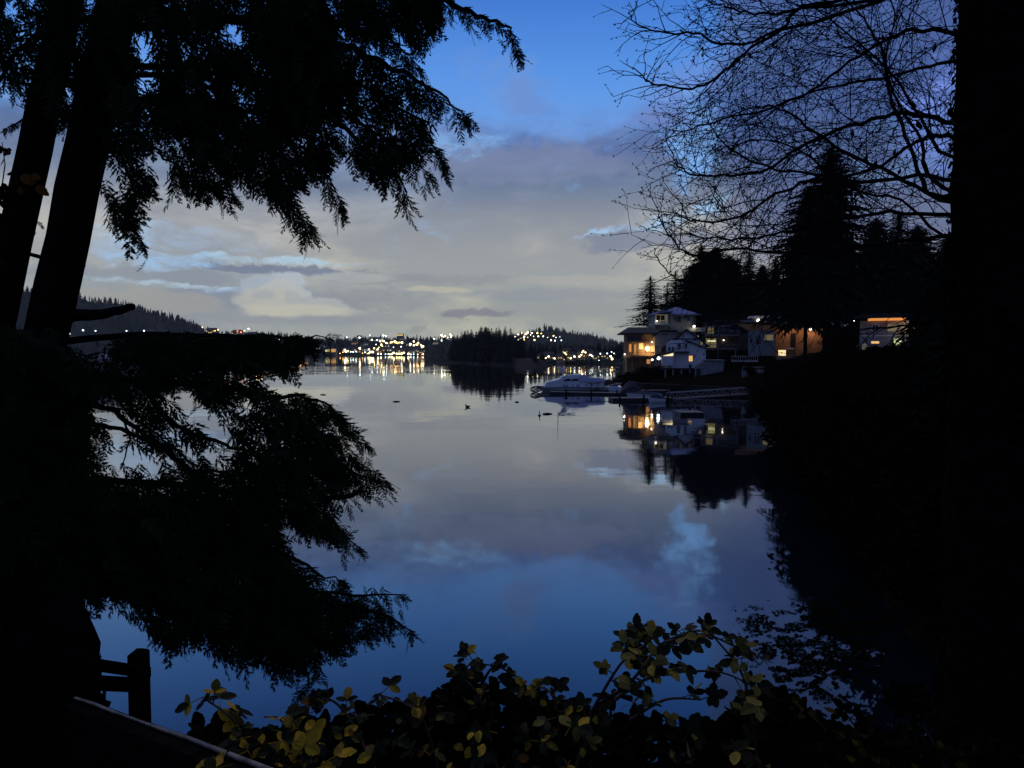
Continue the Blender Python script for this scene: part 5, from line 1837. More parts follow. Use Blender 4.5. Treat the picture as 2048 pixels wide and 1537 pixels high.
    for i in range(25):
        q = i / 24
        pts.append(base.lerp(topp, q) + Vector((gg.normal() * .01, 0, 0)))
        rad.append((0.205 - 0.065 * q) * (1 + gg.normal() * 0.025))
    mb = MB(); mb.tube(pts, rad, 16)
    mb.build('trunk', M['bark'], t1, smooth=True)
    limb_mesh([(150, 30), (80, 60), (20, 120), (-20, 190)], [8, 7.8, 7.6, 7.5], 0.04, 0.01, 6, .01, gg).build('limb', M['bark'], t1)
    limb_mesh([(100, 200), (60, 235), (15, 255)], [8, 7.8, 7.7], 0.02, 0.006, 6, .01, gg).build('limb', M['bark'], t1)
    fr = Fronds()
    left = lambda px, py, g_: (-0.2 + g_.normal() * .35, g_.normal() * .35, -0.9 + g_.normal() * .25)
    fr.fill([(-60, -30), (205, -30), (205, 160), (180, 225), (150, 268), (112, 262), (100, 205), (60, 205), (0, 190), (-60, 210)], 420, 7.2, 8.6, left, (0.2, 0.38), gg, [(40, 20, 50, 22), (70, 75, 22, 10), (172, 10, 10, 14), (4, 85, 8, 10)], 0.25, 8)
    fr.limb([(100, 200), (60, 235), (8, 258)], [8, 7.8, 7.7], gg, 9, (0.12, 0.2), 0.8, 0.4)
    fr.limb([(215, 380), (130, 390), (114, 400)], [8, 7.8, 7.8], gg, 3, (0.08, 0.12), 0.8, 0.8)
    fr.limb([(66, 430), (78, 445), (84, 452)], [7.9, 7.8, 7.8], gg, 3, (0.06, 0.1), 0.8, 0.5)
    fr.mb.build('crown', M['hemlock'], t1)
    # --- the third hemlock: long low boughs reaching out over the water
    D = 7.2
    B3 = P(30, 900, D)
    zb = lz1(B3.x, D) - 0.5
    base = Vector((B3.x - 0.1, D, zb))
    t3 = thing('hemlock_tree', 'low hemlock whose broad boughs sweep down over the fence to the water', 'tree', base, group='hemlocks on the bank')
    mb = MB(); mb.tube([base, P(28, 900, D), P(40, 700, D)], [0.22, 0.2, 0.15], 14)
    mb.build('trunk', M['bark'], t3, smooth=True)
    holes = [(205, 812, 30, 35), (236, 842, 25, 20), (228, 905, 30, 56), (270, 918, 28, 35), (300, 925, 33, 28), (355, 800, 38, 35), (400, 842, 46, 30), (440, 862, 35, 22), (345, 868, 25, 20), (375, 905, 20, 17), (420, 905, 41, 17), (450, 920, 35, 15), (345, 935, 22, 17),
             (150, 706, 54, 11), (200, 712, 30, 13), (385, 728, 28, 17), (400, 760, 20, 12), (470, 752, 35, 17), (540, 758, 54, 20), (490, 825, 41, 12), (250, 925, 12, 20), (585, 1062, 28, 22), (560, 742, 20, 15), (620, 755, 41, 41), (500, 800, 30, 9), (535, 860, 13, 17), (520, 910, 13, 12),
             (330, 955, 12, 12), (215, 1015, 9, 8), (305, 1045, 9, 9)]
    LOW = [
        ([(50, 700), (180, 678), (330, 668), (480, 676), (590, 677), (655, 676)], [7.2, 6.9, 6.6, 6.4, 6.3, 6.3], .05, .006, 40, .2, (0.16, 0.3)),
        ([(40, 760), (180, 745), (290, 765), (380, 768), (440, 771), (490, 787), (540, 797), (610, 790)], [7.2, 6.9, 6.6, 6.5, 6.4, 6.3, 6.3, 6.2], .06, .02, 20, .3, (0.15, 0.28)),
        ([(600, 792), (650, 806), (685, 838)], [6.2, 6.15, 6.1], .02, .006, 14, .0, (0.15, 0.25)),
        ([(300, 800), (350, 850), (400, 876), (440, 886), (475, 905), (560, 900), (660, 870), (735, 888)], [6.9, 6.6, 6.5, 6.4, 6.3, 6.2, 6.1, 6.0], .035, .006, 30, .45, (0.15, 0.28)),
        ([(190, 808), (240, 832), (290, 880), (340, 905), (380, 940), (480, 950), (640, 920), (780, 968)], [7.0, 6.7, 6.6, 6.5, 6.4, 6.2, 6.1, 6.0], .035, .006, 44, .35, (0.18, 0.3)),
        ([(195, 850), (270, 868), (320, 895), (360, 925), (420, 960)], [7.0, 6.8, 6.7, 6.6, 6.5], .03, .015, 8, .5, (0.15, 0.25)),
        ([(40, 960), (200, 960), (420, 980), (560, 990), (650, 1000), (700, 992), (712, 986)], [7.1, 6.8, 6.5, 6.3, 6.2, 6.1, 6.1], .055, .03, 18, .3, (0.2, 0.32)),
        ([(420, 1000), (560, 1020), (660, 1050), (722, 1098)], [6.5, 6.2, 6.0, 5.9], .03, .006, 24, .3, (0.16, 0.26)),
        ([(40, 1040), (250, 1040), (440, 1060), (560, 1105), (640, 1150), (680, 1164)], [7.0, 6.7, 6.3, 6.0, 5.9, 5.8], .05, .006, 34, .3, (0.18, 0.3)),
        ([(300, 1120), (500, 1150), (640, 1186), (730, 1192), (805, 1190)], [6.7, 6.2, 5.9, 5.8, 5.75], .04, .006, 26, .35, (0.14, 0.24)),
        ([(300, 1140), (520, 1180), (660, 1205), (760, 1225), (826, 1264)], [6.7, 6.2, 5.8, 5.7, 5.65], .04, .006, 30, .35, (0.15, 0.26)),
        ([(60, 1100), (250, 1130), (420, 1200), (540, 1280), (640, 1330), (600, 1385)], [6.9, 6.6, 6.2, 5.9, 5.8, 5.8], .045, .006, 34, .3, (0.18, 0.3)),
        ([(250, 840), (262, 880), (245, 930)], [6.7, 6.65, 6.6], .014, .008, 2, .6, (0.1, 0.15)),
        ([(330, 880), (380, 920), (395, 950)], [6.6, 6.5, 6.5], .016, .01, 2, .6, (0.1, 0.15)),
        ([(250, 870), (300, 885), (360, 900)], [6.7, 6.6, 6.5], .014, .008, 2, .6, (0.1, 0.15)),
    ]
    fr = Fronds()
    for pts_, Ds, r0, r1, n, st, hang in LOW:
        limb_mesh(pts_, Ds, r0 * .8, r1 * .7, 6, 0.012, gg).build('limb', M['bark'], t3)
        fr.limb(pts_, Ds, gg, n, hang, 0.75, st, True, holes)
    out = lambda px, py, g_: (0.55 + g_.normal() * .4, g_.normal() * .4, -0.55 + g_.normal() * .35)
    P5 = [(-60, 640), (90, 660), (150, 680), (230, 682), (330, 676), (480, 684), (600, 684), (640, 690), (640, 706), (600, 712), (578, 745), (560, 790), (630, 806), (670, 830), (655, 852), (690, 872), (715, 890), (700, 915),
          (745, 945), (745, 962), (690, 990), (660, 1020), (700, 1070), (690, 1082), (600, 1068), (600, 1110), (645, 1150), (640, 1180), (740, 1200), (740, 1235), (700, 1265), (660, 1310), (630, 1345), (595, 1378), (520, 1352), (430, 1335),
          (400, 1290), (350, 1322), (318, 1300), (290, 1270), (240, 1235), (190, 1225), (160, 1260), (-60, 1300)]
    for poly_, n_ in (([(560, 790), (640, 800), (690, 835), (738, 885), (705, 900), (784, 962), (740, 966), (690, 990), (640, 1012), (540, 1000), (500, 900)], 330),
                      ([(540, 1150), (640, 1182), (806, 1188), (765, 1208), (828, 1264), (720, 1290), (690, 1314), (560, 1300)], 300),
                      ([(540, 1000), (660, 1036), (726, 1096), (690, 1084), (600, 1070)], 120),
                      ([(230, 676), (590, 676), (658, 676), (630, 692), (650, 714), (605, 718), (580, 762), (520, 748), (420, 742), (230, 725)], 420)):
        fr.fill(poly_, n_, 5.8, 6.5, out, (0.14, 0.24), gg, holes[:12], 0.05, 5)
    fr.fill(P5, 2600, 5.7, 7.2, out, (0.2, 0.36), gg, holes, 0.04, 15)
    fr.fill([(-60, 660), (180, 690), (190, 800), (180, 950), (320, 980), (560, 1000), (640, 1060), (560, 1080), (600, 1140), (620, 1250), (560, 1320), (420, 1290), (300, 1220), (180, 1200), (-60, 1260)], 1500, 6.6, 8.4, out, (0.28, 0.46), gg, holes, 0.0, 16)
    fr.fill([(-60, 640), (170, 680), (170, 960), (240, 1000), (240, 1190), (-60, 1260)], 500, 6.8, 8.6, out, (0.3, 0.5), gg, holes, 0.0, 16)
    fr.mb.build('crown', M['hemlock'], t3)


hemlock_trees()

# ------------------------------------------------------------------ bare tree at the right
def bare_tree():
    gg = np.random.default_rng(99)
    cx = P(2062, 700, 4.0)
    zb = lz1(cx.x, 4.0) - 0.3
    base = Vector((cx.x, 4.0, zb))
    t = thing('bare_tree', 'bare broad-leaved tree with a massive black ivy-clad trunk and a fan of fine twigs', 'tree', base)
    pts, rad = [], []
    for i in range(40):
        q = i / 39
        pts.append(base + Vector((gg.normal() * .005, gg.normal() * .005, q * 6.5)))
        rad.append(0.40 + 0.12 * max(0, 0.1 - q) / 0.1 + gg.normal() * 0.004)
    mb = MB(); mb.tube(pts, rad, 26)
    mb.build('trunk', M['bark'], t, smooth=True)
    # ivy on the trunk
    V, Fc = [], []
    for i in range(2600):
        a = gg.uniform(math.pi * 0.6, math.pi * 1.75)
        z = base.z + gg.uniform(0.0, 6.3)
        r = 0.40 + abs(gg.normal()) * 0.014
        p = np.array([base.x + r * math.cos(a), base.y + r * math.sin(a), z])
        n_ = np.array([math.cos(a), math.sin(a), gg.normal() * .5]); n_ /= np.linalg.norm(n_)
        u = np.cross(n_, gg.normal(size=3)); u /= np.linalg.norm(u); v = np.cross(n_, u)
        s = gg.uniform(0.018, 0.036)
        k = len(V)
        V += [p - u * s, p + v * s * .8 + n_ * .01, p + u * s, p - v * s * .8 + n_ * .01]
        Fc.append((k, k + 1, k + 2, k + 3))
    mb = MB(); mb.raw(np.array(V), Fc)
    mb.build('ivy', M['ivy'], t)
    LB = [
        ([(2000, -60), (1850, -25), (1728, 2), (1604, 18), (1550, 27), (1495, 25), (1444, 11), (1415, 5)], [4.2, 4.6, 4.9, 5.1, 5.2, 5.2, 5.2, 5.2], .035),
        ([(2000, -50), (1800, -20), (1634, 7), (1590, 25), (1561, 58), (1495, 84), (1444, 87), (1386, 67), (1342, 66), (1295, 58), (1269, 44), (1258, 22)], [4.2, 4.5, 4.7, 4.8, 4.8, 4.9, 4.9, 4.9, 5, 5, 5, 5], .03),
        ([(1990, -40), (1860, -30), (1750, 7), (1644, 40), (1539, 73), (1473, 120), (1422, 164), (1368, 179), (1313, 171), (1287, 157), (1266, 135)], [4.1, 4.3, 4.4, 4.5, 4.5, 4.6, 4.6, 4.6, 4.6, 4.6, 4.6], .03),
        ([(1950, 60), (1914, 66), (1823, 62), (1779, 80), (1696, 124), (1623, 182), (1532, 219), (1440, 240), (1370, 262), (1345, 258)], [4.0, 4.2, 4.5, 4.6, 4.8, 4.9, 5, 5, 5, 5], .032),
        ([(1960, 270), (1903, 251), (1838, 230), (1787, 228), (1728, 244), (1670, 262), (1604, 295), (1532, 339), (1477, 346), (1415, 353), (1372, 345), (1352, 320), (1345, 303)], [3.9, 4.1, 4.2, 4.3, 4.4, 4.5, 4.5, 4.6, 4.6, 4.6, 4.6, 4.6, 4.6], .036),
        ([(1960, 280), (1910, 273), (1874, 270), (1823, 288), (1768, 328), (1695, 353), (1604, 346), (1539, 335), (1491, 317), (1448, 288), (1422, 255), (1405, 225)], [4.0, 4.3, 4.5, 4.8, 5, 5.2, 5.4, 5.5, 5.5, 5.5, 5.5, 5.5], .034),
        ([(1960, 420), (1856, 383), (1823, 291), (1787, 211), (1757, 91), (1725, 36), (1660, -20)], [4.1, 4.6, 4.8, 5, 5.2, 5.3, 5.3], .04),
        ([(1960, 400), (1867, 364), (1841, 284), (1798, 208), (1770, 120), (1790, 30), (1760, -40)], [4.1, 4.9, 5.2, 5.4, 5.6, 5.8, 5.9], .036),
        ([(1960, 410), (1856, 383), (1765, 339), (1677, 299), (1615, 251), (1561, 219), (1510, 215), (1459, 233)], [4.1, 4.5, 4.8, 5, 5.1, 5.2, 5.2, 5.2], .034),
        ([(1960, 440), (1900, 430), (1780, 425), (1680, 440), (1583, 463), (1517, 477), (1444, 477), (1400, 475), (1368, 463)], [3.9, 4.2, 4.5, 4.7, 4.8, 4.9, 4.9, 4.9, 4.9], .03),
        ([(1960, 370), (1860, 350), (1750, 362), (1641, 358), (1568, 383), (1502, 419), (1459, 441), (1397, 443), (1375, 437), (1360, 408)], [3.9, 4.2, 4.3, 4.4, 4.4, 4.4, 4.4, 4.4, 4.4, 4.4], .028),
        ([(1960, 470), (1800, 480), (1660, 500), (1560, 505), (1470, 498), (1389, 512), (1353, 488), (1325, 450), (1319, 421)], [4.0, 4.3, 4.5, 4.6, 4.6, 4.6, 4.6, 4.6, 4.6], .024),
        ([(1960, 500), (1780, 540), (1600, 560), (1440, 572), (1380, 566), (1345, 552), (1320, 525), (1308, 496)], [4.0, 4.5, 4.8, 4.9, 5, 5, 5, 5], .014),
        ([(1960, 320), (1880, 300), (1800, 170), (1700, 70), (1600, -10)], [4.2, 4.8, 5.2, 5.6, 5.8], .034),
        ([(1960, 120), (1880, 130), (1790, 150), (1680, 170), (1580, 200), (1500, 260), (1460, 300)], [4.2, 4.7, 5.0, 5.2, 5.4, 5.4, 5.4], .026),
        ([(1960, 470), (1880, 470), (1800, 400), (1700, 380), (1600, 300), (1500, 280), (1420, 310)], [4.0, 4.5, 5.0, 5.2, 5.3, 5.3, 5.3], .024),
        ([(1960, 620), (1860, 640), (1780, 655), (1700, 660), (1640, 640)], [4.2, 4.7, 5.0, 5.2, 5.2], .018),
        ([(1960, 560), (1870, 600), (1790, 690), (1730, 700)], [4.2, 4.7, 5.0, 5.2], .016),
    ]
    down = np.array([0, 0, -1.0])

    def twig(mb, p, d, L, r, depth, buds):
        """one wandering twig with its own side twigs"""
        n = max(4, int(L / 0.09))
        q = np.array(p, float)
        d = np.array(d, float); d /= np.linalg.norm(d)
        pts_ = [q.copy()]
        curl = gg.normal(size=3) * 0.10
        for i in range(n):
            d = d + gg.normal(size=3) * 0.16 + curl * 0.4 + np.array([0, 0, 0.07 if i > n * 0.6 else -0.02])
            d /= np.linalg.norm(d)
            q = q + d * (L / n)
            pts_.append(q.copy())
            if depth > 0 and i > 0 and gg.random() < 0.62:
                s = np.cross(d, gg.normal(size=3)); s /= np.linalg.norm(s)
                nd = d * 0.75 + s * gg.uniform(0.45, 0.9)
                twig(mb, q, nd, L * gg.uniform(0.3, 0.55) * (1.15 - 0.5 * i / n), r * 0.62, depth - 1, buds)
            if r < 0.004 and gg.random() < 0.35:
                s = np.cross(d, gg.normal(size=3)); s /= np.linalg.norm(s)
                b = q + (d + s) * 0.012
                buds.append((q, b, r))
        k = len(pts_)
        mb.tube(pts_, [max(0.0012, r * (1 - 0.6 * i / (k - 1))) for i in range(k)], 3 if r < 0.005 else 4, False)
        if r < 0.004:
            buds.append((pts_[-1], pts_[-1] + d * 0.018, r))

    for li, (pts_, Ds, r0) in enumerate(LB):
        W = [np.array(P(px, py, dd)) for (px, py), dd in zip(pts_, Ds)]
        # smooth the limb with a Catmull-Rom pass
        S = []
        for i in range(len(W) - 1):
            a, b, c, d = W[max(i - 1, 0)], W[i], W[i + 1], W[min(i + 2, len(W) - 1)]
            for j in range(4):
                u = j / 4
                S.append(0.5 * ((2 * b) + (-a + c) * u + (2 * a - 5 * b + 4 * c - d) * u * u + (-a + 3 * b - 3 * c + d) * u ** 3) + gg.normal(size=3) * 0.006)
        S.append(W[-1])
        n = len(S)
        mb = MB()
        rs = [r0 * 0.35 * (1 - i / (n - 1)) ** 0.8 + 0.0028 for i in range(n)]
        mb.tube(S, rs, 6)
        buds = []
        small_ = r0 < 0.02
        for i in range(2, n - 1):
            m = 1 if gg.random() < (0.45 if small_ else 0.68) else 0
            for _ in range(m):
                dr = S[i + 1] - S[i]; dr /= np.linalg.norm(dr)
                s = np.cross(dr, gg.normal(size=3)); s /= np.linalg.norm(s)
                s[2] = s[2] * 0.9 + 0.05
                px_now = CX + F * S[i][0] / S[i][1]
                L = gg.uniform(0.45, 1.05) * (0.45 + 0.75 * min(1, (n - i) / n * 1.6))
                if px_now < 1500:
                    L *= 0.5
                if small_:
                    L *= 0.6
                twig(mb, S[i], dr * 0.9 + s * 0.75, L, 0.0044, 2 if px_now > 1430 else 1, buds)
        for a, b, r in buds:
            v = b - a; l = np.linalg.norm(v) + 1e-9
            mid_ = a + v * 0.5
            s = np.cross(v / l, gg.normal(size=3)); s /= np.linalg.norm(s)
            s2 = np.cross(v / l, s)
            rr = 0.0042
            mb.raw([a, mid_ + s * rr, mid_ - s * rr * .5 + s2 * rr, mid_ - s * rr * .5 - s2 * rr, b], [(0, 1, 2), (0, 2, 3), (0, 3, 1), (4, 2, 1), (4, 3, 2), (4, 1, 3)])
        mb.build('limb', M['twig'], t)
    # the last dead leaves
    for (px, py, s, D) in [(1560, 205, .045, 4.9), (1830, 113, .05, 4.6), (1823, 205, .05, 4.7), (1752, 325, .06, 4.6), (1734, 312, .05, 4.6), (1705, 262, .05, 4.5), (1835, 245, .06, 4.4), (1855, 265, .06, 4.4), (1903, 240, .05, 4.0), (1901, 440, .035, 3.9),
                           (1664, 508, .055, 4.6), (1526, 478, .035, 4.8), (1524, 490, .03, 4.8), (1765, 72, .05, 4.7), (1840, 180, .05, 4.7), (1755, 545, .05, 4.4), (1720, 390, .04, 4.6), (1500, 150, .02, 4.8), (1660, 290, .03, 4.8), (1875, 350, .05, 4.4), (1800, 340, .04, 4.7),
                           (1870, 90, .05, 4.5), (1790, 300, .04, 4.6)]:
        p = np.array(P(px, py, D))
        u = np.array([gg.normal() * .4, gg.normal() * .3, -1.0]); u /= np.linalg.norm(u)
        v = np.cross(u, gg.normal(size=3)); v /= np.linalg.norm(v)
        w_ = np.cross(u, v)
        mb = MB()
        mb.raw([p, p + u * s * .4 + v * s * .34, p + u * s + w_ * s * .15, p + u * s * .45 - v * s * .3 + w_ * s * .1, p - u * s * .35], [(0, 1, 2), (0, 2, 3), (4, 0, 1), (4, 3, 0)])
        mb.build('dead_leaf', M['dead_leaf'], t)


bare_tree()

# ------------------------------------------------------------------ brambles at the foot of the picture
def leaf_shape(gg):
    """an ovate, faintly toothed leaf of unit length along +x, folded along its midrib"""
    n = 11
    prof = [0.0, .15, .23, .31, .30, .35, .30, .30, .20, .15, 0.0]
    V, Fc = [], []
    fold = gg.uniform(0.05, 0.3)
    curl = gg.uniform(-0.1, 0.35)
    mid_ = [np.array([i / (n - 1), 0, -curl * (i / (n - 1)) ** 2]) for i in range(n)]
    lf = [m + np.array([gg.uniform(-.02, .02), prof[i] * gg.uniform(.92, 1.08), prof[i] * fold]) for i, m in enumerate(mid_)]
    rt = [m + np.array([gg.uniform(-.02, .02), -prof[i] * gg.uniform(.92, 1.08), prof[i] * fold]) for i, m in enumerate(mid_)]
    V = mid_ + lf + rt
    for i in range(n - 1):
        Fc.append((i, i + 1, n + i + 1, n + i))
        Fc.append((i + 1, i, 2 * n + i, 2 * n + i + 1))
    return np.array(V), Fc


def bramble():
    gg = np.random.default_rng(123)
    LV = [leaf_shape(gg) for _ in range(10)]

    def put(mb, p, d, nrm, size):
        d = np.array(d, float); d /= np.linalg.norm(d)
        nrm = np.array(nrm, float)
        y = np.cross(nrm, d); y /= np.linalg.norm(y) + 1e-9
        z = np.cross(d, y)
        V, Fc = LV[int(gg.integers(len(LV)))]
        mb.raw((V[:, :1] * d + V[:, 1:2] * y + V[:, 2:] * z) * size + np.array(p), Fc)

    def cluster(mb, st, p, d, size):
        """three or five leaflets on one stalk"""
        d = np.array(d, float); d /= np.linalg.norm(d)
        nrm = np.array([gg.normal() * .35, -0.45 + gg.normal() * .35, 0.85])
        tip = np.array(p) + d * size * 0.9
        st.tube([tuple(p), tuple(tip)], [0.0022, 0.0016], 4, False)
        put(mb, tip, d + np.array([0, 0, -.15]), nrm, size)
        y = np.cross(nrm, d); y /= np.linalg.norm(y)
        for s in (-1, 1):
            put(mb, tip - d * size * .08, d * .35 + y * s + np.array([0, 0, -.1]), nrm + gg.normal(size=3) * .15, size * .85)
        if gg.random() < .4:
            for s in (-1, 1):
                put(mb, tip - d * size * .15, -d * .35 + y * s, nrm + gg.normal(size=3) * .15, size * .62)

    TOP = [(395, 1400), (440, 1432), (520, 1436), (580, 1425), (640, 1415), (700, 1405), (790, 1385), (850, 1375), (900, 1345), (950, 1325), (1040, 1335), (1090, 1372), (1180, 1388), (1230, 1378), (1300, 1395), (1400, 1420), (1450, 1420), (1500, 1350), (1560, 1360), (1640, 1420), (1750, 1440), (1900, 1460), (2048, 1470)]
    tx, ty = zip(*TOP)
    top = lambda px: np.interp(px, tx, ty) + 14
    bushes = [
        ('bramble_bush', 'bright yellow bramble leaves sprawling beside the pale-edged barrier', 430, 640, 2.4, 'leaf_gold', 34, [((600, 1560), (520, 1490), (470, 1440), (405, 1395)), ((640, 1560), (590, 1470), (560, 1440))], (0.042, 0.074)),
        ('bramble_bush', 'olive bramble bush with one round yellow leaf, next to the yellow sprawl', 560, 900, 2.6, 'leaf', 60, [((760, 1560), (700, 1440), (660, 1400), (640, 1425)), ((880, 1560), (840, 1430), (760, 1390))], (0.032, 0.066)),
        ('bramble_bush', 'bramble bush whose small spray stands up against the water in the middle', 830, 1160, 2.7, 'leaf', 52, [((1000, 1560), (960, 1400), (925, 1355), (945, 1322)), ((1080, 1540), (1060, 1390), (1010, 1340), (975, 1330)), ((1120, 1540), (1110, 1400), (1060, 1370))], (0.034, 0.062)),
        ('bramble_bush', 'tall arching bramble with leafy canes rising highest over the water', 1100, 1560, 2.6, 'leaf_olive', 40,
         [((1150, 1540), (1190, 1420), (1250, 1375), (1290, 1330), (1320, 1290), (1390, 1262), (1430, 1275), (1480, 1300), (1520, 1330)), ((1230, 1400), (1290, 1360), (1350, 1345), (1440, 1345), (1500, 1370)),
          ((1310, 1310), (1280, 1290), (1240, 1270)), ((1180, 1430), (1240, 1330), (1290, 1290)), ((1330, 1285), (1380, 1275), (1340, 1268)), ((1520, 1560), (1500, 1420), (1480, 1340), (1410, 1255)), ((1260, 1440), (1330, 1400), (1400, 1400))], (0.036, 0.068)),
        ('bramble_bush', 'dim bramble bush with rusty orange leaves at its foot, inland of the arching canes', 1450, 1720, 2.9, 'leaf_dim', 90, [((1620, 1560), (1580, 1450), (1540, 1380)), ((1700, 1560), (1650, 1460), (1600, 1420))], (0.03, 0.055)),
        ('bramble_bush', 'nearly black bramble thicket below the ivy-clad trunk', 1640, 2060, 3.1, 'leaf_dim', 220, [((1900, 1560), (1850, 1460), (1800, 1440)), ((1760, 1560), (1720, 1470), (1700, 1440))], (0.04, 0.07)),
    ]
    for nm, lab, x0, x1, D, mt, n, canes, sz in bushes:
        gx = P((x0 + x1) / 2, 1500, D)
        base = Vector((gx.x, D, lz1(gx.x, D)))
        t = thing(nm, lab, 'bush', base, group='brambles along the bank')
        lm = MB()
        for cane in canes:
            W = [np.array(P(px, py, D + gg.uniform(-.15, .15))) for px, py in cane]
            S = []
            for i in range(len(W) - 1):
                a, b, c, d = W[max(i - 1, 0)], W[i], W[i + 1], W[min(i + 2, len(W) - 1)]
                for j in range(5):
                    u = j / 5
                    S.append(0.5 * ((2 * b) + (-a + c) * u + (2 * a - 5 * b + 4 * c - d) * u * u + (-a + 3 * b - 3 * c + d) * u ** 3))
            S.append(W[-1])
            k = len(S)
            st = MB()
            st.tube([tuple(q) for q in S], [0.0075 * (1 - 0.65 * i / k) for i in range(k)], 6)
            st.build('cane', M['cane'], t)
            for i in range(2, k):
                if gg.random() < 0.72 or i == k - 1:
                    d = S[i] - S[i - 1]
                    d /= np.linalg.norm(d)
                    sd = np.array([gg.normal() * .8, gg.normal() * .5, .25 + gg.normal() * .35])
                    cluster(lm, lm, S[i], d * .5 + sd, gg.uniform(*sz))
        # the leafy body under the top line
        for _ in range(n):
            px = gg.uniform(x0 - 15, x1 + 15)
            y0 = top(px) + 12
            py = y0 + 8 + (1580 - y0) * gg.random() ** 0.95
            dd = D + gg.uniform(-0.45, 0.75)
            p = np.array(P(px, py, dd))
            cluster(lm, lm, p, (gg.normal(), gg.normal() * .6 - .2, .3 + gg.normal() * .4), gg.uniform(*sz))
        # inner leaves with shade put into their colour, so the bush is not see-through
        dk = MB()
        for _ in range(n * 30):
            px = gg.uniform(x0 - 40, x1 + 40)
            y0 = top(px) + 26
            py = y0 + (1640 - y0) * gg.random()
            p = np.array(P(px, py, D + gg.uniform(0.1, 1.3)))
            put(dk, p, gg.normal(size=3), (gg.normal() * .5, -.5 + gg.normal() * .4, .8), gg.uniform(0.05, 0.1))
        lm.build('leaves', M[mt], t)
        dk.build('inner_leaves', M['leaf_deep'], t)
    # a thin sapling with a few leaves beside the outer trunk
    bx = P(-60, 640, 5.0)
    t = thing('sapling', 'thin leafy sapling at the picture edge beside the leaning trunks', 'sapling', Vector((bx.x, 5.0, lz1(bx.x, 5.0))))
    lm, st = MB(), MB()
    for cane in [((-60, 700), (-30, 520), (0, 400), (10, 330), (4, 285)), ((-30, 500), (5, 440), (30, 370), (34, 340)), ((-40, 560), (10, 500), (20, 470))]:
        W = [P(px, py, 5.0 + gg.uniform(-.1, .1)) for px, py in cane]
        st.tube(W, [0.008, 0.006, 0.005, 0.004, 0.003][:len(W)], 5)
        for i in range(1, len(W)):
            for _ in range(6):
                q = np.array(W[i - 1].lerp(W[i], gg.random()))
                put(lm, q, (gg.normal(), gg.normal() * .4, -.6 + gg.normal() * .4), gg.normal(size=3) + np.array([0, -.8, .3]), gg.uniform(.06, .1))
    st.tube([tuple(t.location + Vector((0, 0, -.2))), P(-60, 700, 5.0)], [.012, .008], 6)
    lm.build('leaves', M['leaf_dim'], t)
    st.build('stem', M['twig'], t)
    # yellow leaves caught on the outer trunk
    for i, (px, py, s, dx) in enumerate([(40, 352, .17, 1.0), (72, 372, .15, .6), (62, 350, .12, 1.0), (36, 372, .10, .2)]):
        mb = MB()
        put(mb, np.array(P(px, py, 7.74)), (dx, -.05, -.45), (0, -1, .35), s)
        o = mb.build('fallen_leaf', M['leaf'], loc=P(px, py, 7.74))
        tag(o, ['yellow leaf lying across the outer trunk, uppermost and longest', 'yellow leaf hanging at the inner rim of the outer trunk', 'small yellow leaf overlapping the longest one on the outer trunk', 'smallest yellow leaf low on the outer trunk'][i], 'leaf', 'yellow leaves on the outer trunk')


bramble()

# leaf litter floating near the bank
def litter():
    gg = np.random.default_rng(5)
    poly = [(1455, 1215), (1520, 1200), (1620, 1190), (1690, 1120), (1760, 1090), (1800, 1240), (1760, 1380), (1640, 1410), (1540, 1390), (1490, 1320)]
    V, Fc = [], []
    a = np.array(poly, float)
    x = gg.uniform(a[:, 0].min(), a[:, 0].max(), 40000); y = gg.uniform(a[:, 1].min(), a[:, 1].max(), 40000)
    dd = poly_dist(x, y, poly)
    ok = in_poly(x, y, poly) & (vnoise(x / 26, y / 9, 11) * 0.6 + vnoise(x / 9, y / 4, 12) * 0.4 > 0.58 - np.clip(dd / 400, 0, .15)) & (gg.random(40000) < np.clip(dd / 40, .15, 1))
    for px, py in zip(x[ok][:13000], y[ok][:13000]):
        p = np.array(PW(px, py, 0.012))
        th = gg.uniform(0, 6.28); s = gg.uniform(.015, .06)
        u = np.array([math.cos(th), math.sin(th), 0]); v = np.array([-u[1], u[0], 0])
        k = len(V)
        V += [p - u * s, p + v * s * .55 + [0, 0, .01], p + u * s, p - v * s * .55]
        Fc.append((k, k + 1, k + 2, k + 3))
    mb = MB(); mb.raw(np.array(V), Fc)
    tag(mb.build('floating_leaves', M['leaf_deep']), 'dark fallen leaves floating on the water near the bank', 'leaves', kind='stuff')


litter()

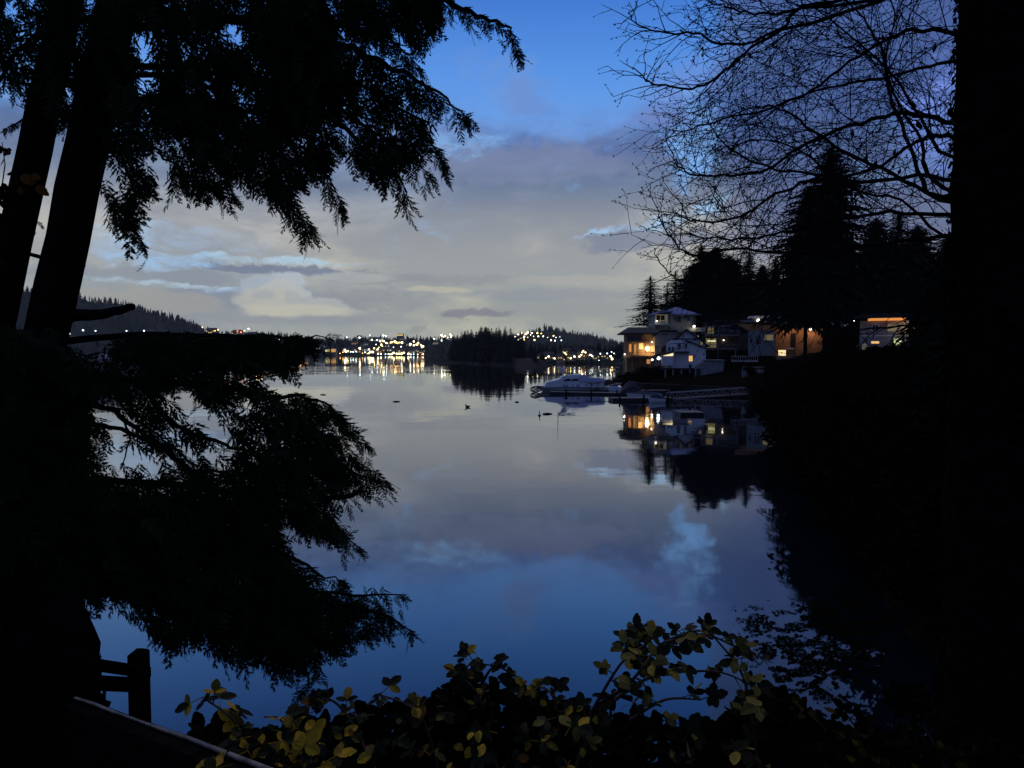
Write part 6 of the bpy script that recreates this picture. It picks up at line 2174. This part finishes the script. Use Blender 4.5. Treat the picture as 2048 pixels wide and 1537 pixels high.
# ------------------------------------------------------------------ fence and barrier at the left
def fence():
    D = 4.7
    c = P(280, 1425, D)
    zb = lz1(c.x, D)
    t = thing('wooden_fence', 'black wooden fence with one square post and two rails under the low hemlock', 'fence', Vector((c.x, D, zb)))
    w = 0.05
    zt = P(280, 1306, D).z
    mb = MB()
    mb.loft([[(c.x - w, D - w, zb - .4), (c.x + w, D - w, zb - .4), (c.x + w, D + w, zb - .4), (c.x - w, D + w, zb - .4)],
             [(c.x - w, D - w, zt), (c.x + w, D - w, zt), (c.x + w, D + w, zt), (c.x - w, D + w, zt)],
             [(c.x - w * .45, D - w * .45, zt + .022), (c.x + w * .45, D - w * .45, zt + .022), (c.x + w * .45, D + w * .45, zt + .022), (c.x - w * .45, D + w * .45, zt + .022)]])
    mb.build('post', M['old_wood'], t)

    def rail(a, b, D0, D1, th):
        A, B = P(*a, D0), P(*b, D1)
        mb = MB()
        ring = lambda q: [(q.x, q.y - .02, q.z - th), (q.x, q.y + .02, q.z - th), (q.x, q.y + .02, q.z), (q.x, q.y - .02, q.z)]
        mb.loft([ring(A), ring(B)])
        mb.build('rail', M['old_wood'], t)
    rail((40, 1296), (299, 1337), 4.2, 4.63, .065)
    rail((40, 1345), (278, 1358), 4.2, 4.63, .085)
    A = P(60, 1420, 4.25)
    mb = MB(); mb.box((A.x - .05, 4.2, lz1(A.x, 4.25) - .4), (A.x + .05, 4.3, P(60, 1270, 4.25).z))
    mb.build('post', M['old_wood'], t)
    # bent stump beside the fence
    s = P(150, 1330, 5.2)
    zb2 = lz1(s.x, 5.2)
    st = thing('stump', 'bent black stump bulging beside the fence post, under the hemlock tips', 'stump', Vector((s.x, 5.2, zb2)))
    mb = MB()
    mb.tube([Vector((s.x - .1, 5.2, zb2 - .4)), P(150, 1330, 5.2), P(166, 1290, 5.2), P(160, 1268, 5.2), P(140, 1240, 5.2), P(110, 1200, 5.2)], [.2, .16, .12, .1, .12, .12], 12)
    mb.build('trunk', M['bark'], st, smooth=True)


def barrier():
    pts = [(150, 1396), (190, 1409), (230, 1425), (285, 1445), (330, 1461), (380, 1478), (440, 1502), (500, 1525), (560, 1548), (640, 1584)]
    Ds = np.linspace(3.1, 1.75, len(pts))
    W = [P(px, py, d) for (px, py), d in zip(pts, Ds)]
    base = Vector((W[5].x, W[5].y, lz1(W[5].x, W[5].y)))
    t = thing('handrail', 'pale-edged dark barrier sloping down through the corner beside the yellow brambles', 'railing', base)
    mb = MB()
    mb.tube(W, [0.006, 0.007, 0.006, 0.005, 0.007, 0.007, 0.008, 0.008, 0.008, 0.008], 8)
    mb.build('edge_strip', M['pale_edge'], t, smooth=True)
    mb = MB()
    secs = []
    for w in W:
        secs.append([(w.x - .02, w.y - .05, w.z - .012), (w.x + .01, w.y + .02, w.z - .008), (w.x + .01, w.y + .02, w.z - 1.1), (w.x - .02, w.y - .05, w.z - 1.1)])
    mb.loft(secs)
    mb.build('board', M['bark'], t)


fence()
barrier()
q_ = P(70, 1350, 5.6)
shr.place(1, (-3.68, 5.4, lz1(-3.68, 5.4) - .2), 0.4, (.21, .21, .86), 'black shrub filling the corner behind the wooden fence')

# ------------------------------------------------------------------ render settings
scene.view_settings.view_transform = 'Standard'
scene.view_settings.look = 'None'
scene.view_settings.exposure = 0
scene.view_settings.gamma = 1
scene.render.engine = 'CYCLES'
cy = scene.cycles
cy.max_bounces = 6
cy.diffuse_bounces = 2
cy.glossy_bounces = 3
cy.transmission_bounces = 2
cy.volume_bounces = 0
cy.transparent_max_bounces = 4
cy.caustics_reflective = False
cy.caustics_refractive = False
cy.sample_clamp_indirect = 4
cy.use_denoising = True
cy.use_light_tree = True
